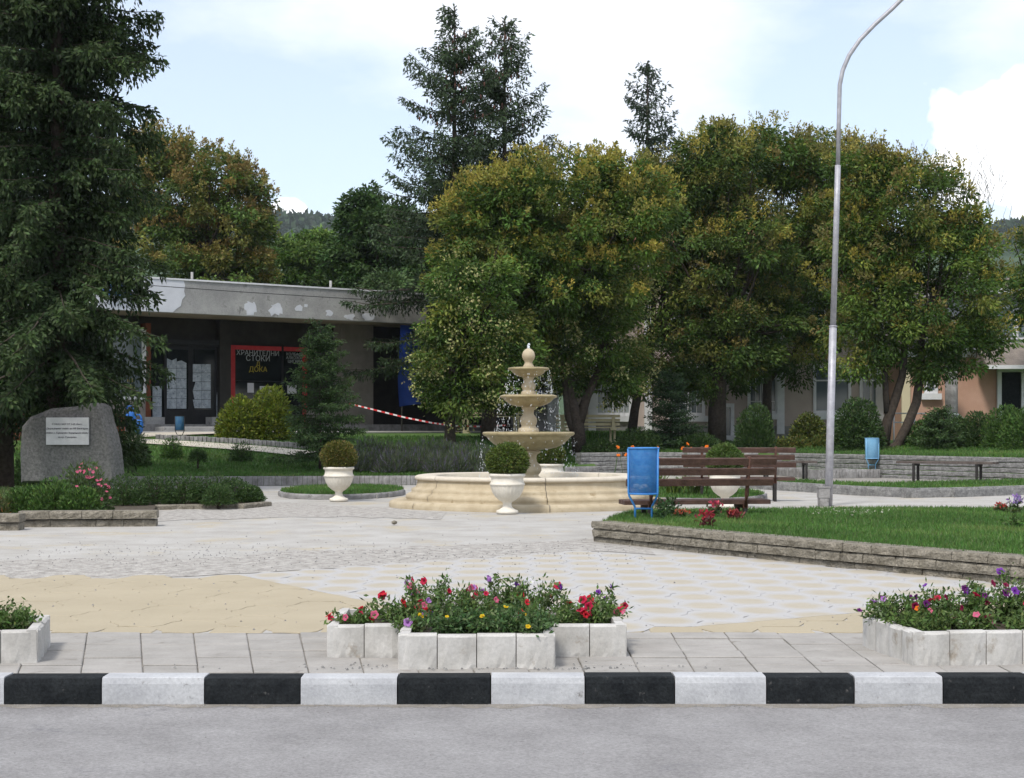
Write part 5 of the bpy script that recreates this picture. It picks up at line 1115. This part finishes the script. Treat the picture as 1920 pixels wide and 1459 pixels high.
for u in (1676, 1715, 1755, 1795): MB().tube([rz_(u, 775), rz_(u, 832)], .022, 6).build('post', M['white'], rl)

# ------------------------------------------------------------------ trees
def crown(D, base, bl):                       # (u, v, ru, rv[, dy]) in photo pixels at distance D -> local blobs
    k = D/FPX; out = []
    for b in bl:
        u, v, ru, rv = b[:4]; dy = b[4] if len(b) > 4 else 0; p = W(u, v, D)
        out.append((p.x-base[0], dy, p.z-base[2], ru*k, min(ru, 130)*k*.9, rv*k))
    return out
def trunk(D, base, pts_):                     # (u, v, r, dy)
    r = []
    for u, v, rad, *dy in pts_:
        p = W(u, v, D); r.append((p.x-base[0], dy[0] if dy else 0, p.z-base[2], rad))
    return r
def tree(name, label, group, u, D, bl, tr, pal, seed, **k):
    x = (u-960)*D/FPX; base = (x, D, hz(x, D)-.05); return leafy_tree(name, label, group, base, crown(D, base, bl), [trunk(D, base, q) for q in tr], pal, seed, **k)
KG = [((.040, .078, .014), 4), ((.062, .108, .019), 4), ((.086, .130, .024), 3), ((.13, .15, .03), 1.5)]
YF = [(.27, .25, .045), (.32, .28, .055), (.21, .21, .05)]
OF = [(.20, .165, .05), (.17, .16, .05)]
POD = (.34, .35, .14)
gt = 'golden rain trees behind the fountain'
tree('golden_rain_tree', 'round tree with pale seed pods on a straight trunk left of the fountain', gt, 845, 42.8, [(895, 600, 95, 130), (868, 695, 78, 70), (935, 690, 60, 90), (840, 620, 42, 60), (855, 742, 55, 40), (930, 750, 48, 38)], [[(843, 850, .17), (845, 760, .13), (850, 680, .12), (860, 620, .10)]], KG, 601, clumps=230, per=170, pods=POD, pod_share=.55, leaf=(.12, .05))
tree('golden_rain_tree', 'broad tree full of pale pods on a forked trunk behind the fountain', gt, 1085, 46, [(1060, 540, 125, 130), (1115, 665, 95, 85), (995, 620, 95, 110), (1020, 470, 85, 75), (1130, 560, 75, 90), (1140, 715, 60, 40)], [[(1087, 850, .22), (1082, 790, .20), (1068, 735, .13), (1050, 660, .10)], [(1083, 800, .17), (1100, 745, .13), (1125, 690, .10), (1130, 630, .08)], [(1084, 830, .13), (1066, 780, .12), (1058, 700, .09)]], KG, 602, clumps=330, per=180, pods=POD, pod_share=.6, leaf=(.125, .05))
tree('golden_rain_tree', 'largest domed tree with yellow flowering top behind the fountain finial', gt, 915, 44.6, [(1045, 425, 185, 125), (930, 450, 105, 115), (1180, 440, 100, 110), (1040, 540, 150, 100), (870, 530, 60, 80)], [[(915, 835, .24), (918, 760, .2), (930, 660, .18), (960, 560, .14)], [(930, 660, .14), (1040, 560, .10)], [(960, 560, .1), (1120, 500, .08)]], KG, 603, clumps=420, per=180, flower=YF, fl_share=.75, leaf=(.13, .055))
tree('golden_rain_tree', 'tree on a leaning dark trunk to the right of the fountain', gt, 1185, 50, [(1245, 590, 80, 110), (1290, 500, 85, 110), (1215, 680, 62, 60), (1290, 650, 70, 60), (1285, 400, 60, 80), (1250, 725, 55, 32), (1262, 350, 58, 55)], [[(1183, 825, .17), (1190, 770, .14), (1200, 720, .12), (1225, 640, .10)]], KG, 604, clumps=230, per=160, flower=OF, fl_share=.45, pods=POD, pod_share=.2)
tree('golden_rain_tree', 'dark low branched tree with a thick trunk behind the daylilies', gt, 1345, 49.5, [(1350, 640, 95, 85), (1380, 500, 115, 120), (1310, 400, 90, 90), (1430, 610, 70, 70), (1340, 320, 90, 70), (1405, 680, 60, 45), (1335, 705, 75, 45)], [[(1345, 850, .30), (1345, 770, .28), (1350, 690, .22), (1360, 600, .15)]], [((.038, .07, .014), 5), ((.06, .096, .02), 4), ((.11, .12, .026), 1.5)], 605, clumps=360, per=180, flower=OF + YF, fl_share=.45)
tree('golden_rain_tree', 'tall tree with olive yellow flower sprays left of the lamp post', gt, 1440, 52, [(1460, 370, 125, 105), (1520, 500, 100, 130), (1430, 300, 85, 55), (1530, 320, 80, 60), (1540, 610, 65, 75), (1590, 420, 60, 100), (1578, 335, 58, 72), (1505, 680, 55, 48), (1560, 500, 60, 90)], [[(1440, 850, .18), (1438, 740, .15), (1445, 640, .13), (1460, 520, .11)], [(1438, 720, .09), (1462, 690, .07), (1490, 660, .05)]], KG, 606, clumps=380, per=170, flower=YF + OF, fl_share=.6)
tree('golden_rain_tree', 'yellow flowered tree on two curved trunks behind the lamp post', gt, 1672, 45.5, [(1690, 410, 110, 105), (1745, 550, 125, 120), (1640, 590, 80, 100), (1815, 440, 55, 55), (1800, 650, 60, 55), (1620, 350, 65, 65), (1830, 560, 45, 60), (1700, 640, 90, 60), (1615, 690, 48, 42), (1770, 690, 55, 38), (1850, 630, 38, 48), (1600, 480, 50, 80)], [[(1657, 845, .16), (1664, 790, .14), (1680, 745, .13), (1692, 705, .11), (1700, 600, .09)], [(1664, 775, .10), (1661, 740, .09), (1659, 690, .08)], [(1659, 846, .13), (1682, 836, .15), (1700, 800, .14), (1718, 755, .13), (1725, 705, .12), (1730, 600, .09)]], KG, 607, clumps=460, per=160, flower=YF + OF, fl_share=.5, tips=(150, (1.75, .0, 7.1), (.8, .4, .5)))
tree('golden_rain_tree', 'branch ends of a tree reaching in at the frame edge', gt, 1975, 48, [(1945, 545, 45, 40), (1930, 600, 35, 35), (1990, 500, 80, 90)], [[(1985, 850, .16), (1980, 700, .13), (1970, 600, .1)]], KG, 608, clumps=110, per=150, flower=YF, fl_share=.3)
bt = 'trees beyond the shop roof'
tree('rusty_flowered_tree', 'round tree covered in rust orange seed heads behind the shop roof', bt, 380, 62, [(385, 400, 120, 115), (300, 350, 85, 95), (440, 460, 75, 75), (330, 480, 110, 60), (450, 380, 60, 50), (400, 520, 130, 42)], [[(380, 800, .3), (380, 600, .25), (385, 480, .2)]], [((.06, .10, .022), 4), ((.085, .12, .028), 3), ((.12, .125, .03), 2)], 611, clumps=340, per=150, flower=[(.25, .19, .055), (.20, .15, .05), (.23, .21, .06)], fl_share=.95, leaf=(.15, .07))
tree('broadleaf_tree', 'light green tree above the shop fascia beside the rusty flowered tree', bt, 590, 68, [(590, 490, 72, 52), (545, 500, 50, 55), (640, 520, 40, 40), (560, 540, 80, 30)], [[(590, 800, .25), (590, 520, .15)]], [((.08, .14, .03), 4), ((.105, .165, .038), 3), ((.055, .10, .025), 2)], 612, clumps=170, per=130, leaf=(.16, .08))
tree('broadleaf_tree', 'dark green tree beside the tall spruces above the shop', bt, 715, 62, [(720, 470, 85, 90), (690, 400, 45, 40), (760, 540, 60, 60), (660, 510, 50, 55)], [[(715, 800, .25), (715, 500, .18)]], [((.028, .06, .016), 4), ((.042, .08, .022), 3)], 613, clumps=260, per=140, leaf=(.16, .08))
tree('broadleaf_tree', 'pale green shrubby tree just over the shop roof edge', bt, 725, 57, [(728, 545, 40, 26)], [[(725, 800, .12), (727, 550, .06)]], [((.06, .10, .035), 4), ((.045, .08, .03), 3)], 614, clumps=60, per=120, leaf=(.13, .06))
tree('broadleaf_tree', 'green tree showing between the dark spruce boughs at the frame edge', bt, 60, 66, [(40, 460, 110, 90), (150, 480, 90, 70)], [[(60, 800, .25), (60, 520, .18)]], [((.05, .085, .022), 4), ((.075, .10, .03), 3)], 615, clumps=200, per=120, leaf=(.16, .08))
# spruces
DK = (.020, .038, .012); DK2 = (.040, .068, .020)
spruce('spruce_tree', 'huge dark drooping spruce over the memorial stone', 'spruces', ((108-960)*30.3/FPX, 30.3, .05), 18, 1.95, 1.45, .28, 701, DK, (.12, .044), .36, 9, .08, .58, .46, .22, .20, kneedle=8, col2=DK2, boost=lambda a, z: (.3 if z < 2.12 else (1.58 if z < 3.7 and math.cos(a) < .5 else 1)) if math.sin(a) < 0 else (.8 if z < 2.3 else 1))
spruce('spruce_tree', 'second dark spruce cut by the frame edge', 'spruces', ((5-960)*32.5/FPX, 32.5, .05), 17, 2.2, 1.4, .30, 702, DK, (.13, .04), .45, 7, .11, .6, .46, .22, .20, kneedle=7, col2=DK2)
x = (852-960)*49.6/FPX; spruce('spruce_tree', 'tall spruce with a slender cone laden top behind the golden rain trees', 'spruces', (x, 49.6, .9), 13.4, 3.5, 2.5, .64, 703, (.026, .046, .018), (.15, .045), .46, 6, .10, .32, .34, .26, kneedle=6, cones=60, topsparse=.25, col2=(.05, .08, .036))
x = (946-960)*51.8/FPX; spruce('spruce_tree', 'tall spruce with long upturned limbs on its open right side', 'spruces', (x, 51.8, .95), 13.6, 3.6, 1.5, .70, 704, (.026, .046, .018), (.15, .045), .48, 6, .10, .34, .28, .32, kneedle=6, cones=60, topsparse=.22, col2=(.05, .08, .036))
x = (1214-960)*58/FPX; spruce('spruce_tree', 'narrow spruce top rising alone above the round trees', 'spruces', (x, 58, 1.0), 13.5, 2.6, 1.0, .62, 705, (.025, .045, .022), (.16, .05), .55, 5, .13, .34, .30, .3, kneedle=6, topsparse=.2)
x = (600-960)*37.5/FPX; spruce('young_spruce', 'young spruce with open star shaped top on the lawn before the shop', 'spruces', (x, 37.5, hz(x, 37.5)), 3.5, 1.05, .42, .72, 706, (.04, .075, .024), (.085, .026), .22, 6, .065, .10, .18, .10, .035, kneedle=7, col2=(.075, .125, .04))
x = (1258-960)*47.2/FPX; spruce('young_spruce', 'young light green spruce behind the daylilies', 'spruces', (x, 47.2, hz(x, 47.2)), 2.3, 1.05, .2, .75, 707, (.032, .062, .026), (.09, .028), .2, 6, .07, .08, .12, .10, .03, kneedle=6, col2=(.05, .09, .035))
x = (1760-960)*43.2/FPX; spruce('young_thuja', 'small pointed conifer on a short stem above the terrace wall', 'spruces', (x, 43.2, hz(x, 43.2)), 1.15, .58, .2, .7, 708, (.035, .065, .02), (.08, .026), .12, 6, .055, .06, .1, .1, .025, kneedle=6, col2=(.05, .09, .03))

# ------------------------------------------------------------------ wooded hills and the air in front of them
rg = np.random.default_rng(21); hv = []; nxh, nyh = 150, 26
phs = rg.uniform(0, 6.28, (40, 2)); 
for j in range(nyh):
    Y = 560 + j*30
    for i in range(nxh):
        X = -900 + 1800*i/(nxh-1); ridge = np.interp(X, [-900, -330, -150, -90, 60, 200, 290, 330, 420, 900], [150, 140, 131, 128, 112, 112, 126, 131, 142, 165]); t = min(1, j/15); t = t*t*(3-2*t)
        z = ridge*t*(1.0 - .25*max(0, (j-16)/10)) - 4 + (rg.normal(0, 1.5) + 2.2*math.sin(X*.05+phs[j % 40, 0]) + 2*math.sin(X*.021+Y*.03))*t
        hv.append((X + rg.normal(0, 2), Y + rg.normal(0, 4), z))
prop(MB().add(hv, [(j*nxh+i, j*nxh+i+1, (j+1)*nxh+i+1, (j+1)*nxh+i) for j in range(nyh-1) for i in range(nxh-1)], 0, True).build('hills', M['hill']), kind='structure')
# tree crowns along the ridge line
lv = Leaves(); n = 26000; X = rg.uniform(-420, 420, n); j = rg.uniform(11, 16.5, n); Y = 560 + j*30
tt = np.minimum(1, j/15); tt = tt*tt*(3-2*tt); Z = np.interp(X, [-900, -330, -150, -90, 60, 200, 290, 330, 420, 900], [150, 140, 131, 128, 112, 112, 126, 131, 142, 165])*tt - 4 + 2*np.sin(X*.021+Y*.03) + 3*np.abs(np.sin(X*.19 + np.sin(Y*.11)*3)) + rg.normal(0, 1.2, n)
V, F = leaf_quads(np.stack([X, Y, Z], 1), rdir(n, rg)+[0, 0, .6], rg.uniform(3, 6, n), rg.uniform(2.5, 4.5, n), rg); lv.add(V, F, jitter((.03, .055, .02), n, rg, .25, .08))
o = lv.build('woods', M['leaf'], None); prop(o, 'distant bluish woods covering the hills', 'woods', kind='stuff')
hz_box = MB().box(-1300, 1300, -30, 1420, -1.3, 175).build('haze', None); hz_box.data.materials.clear()
hm = bpy.data.materials.new('haze'); hm.use_nodes = True; hm.node_tree.nodes.clear()
pv = hm.node_tree.nodes.new('ShaderNodeVolumePrincipled'); pv.inputs['Color'].default_value = (.80, .88, 1, 1); pv.inputs['Density'].default_value = .00013; pv.inputs['Anisotropy'].default_value = .0
ho = hm.node_tree.nodes.new('ShaderNodeOutputMaterial'); hm.node_tree.links.new(pv.outputs[0], ho.inputs['Volume']); hz_box.data.materials.append(hm)
prop(hz_box, 'thin bluish summer haze in the air', 'haze', kind='stuff')
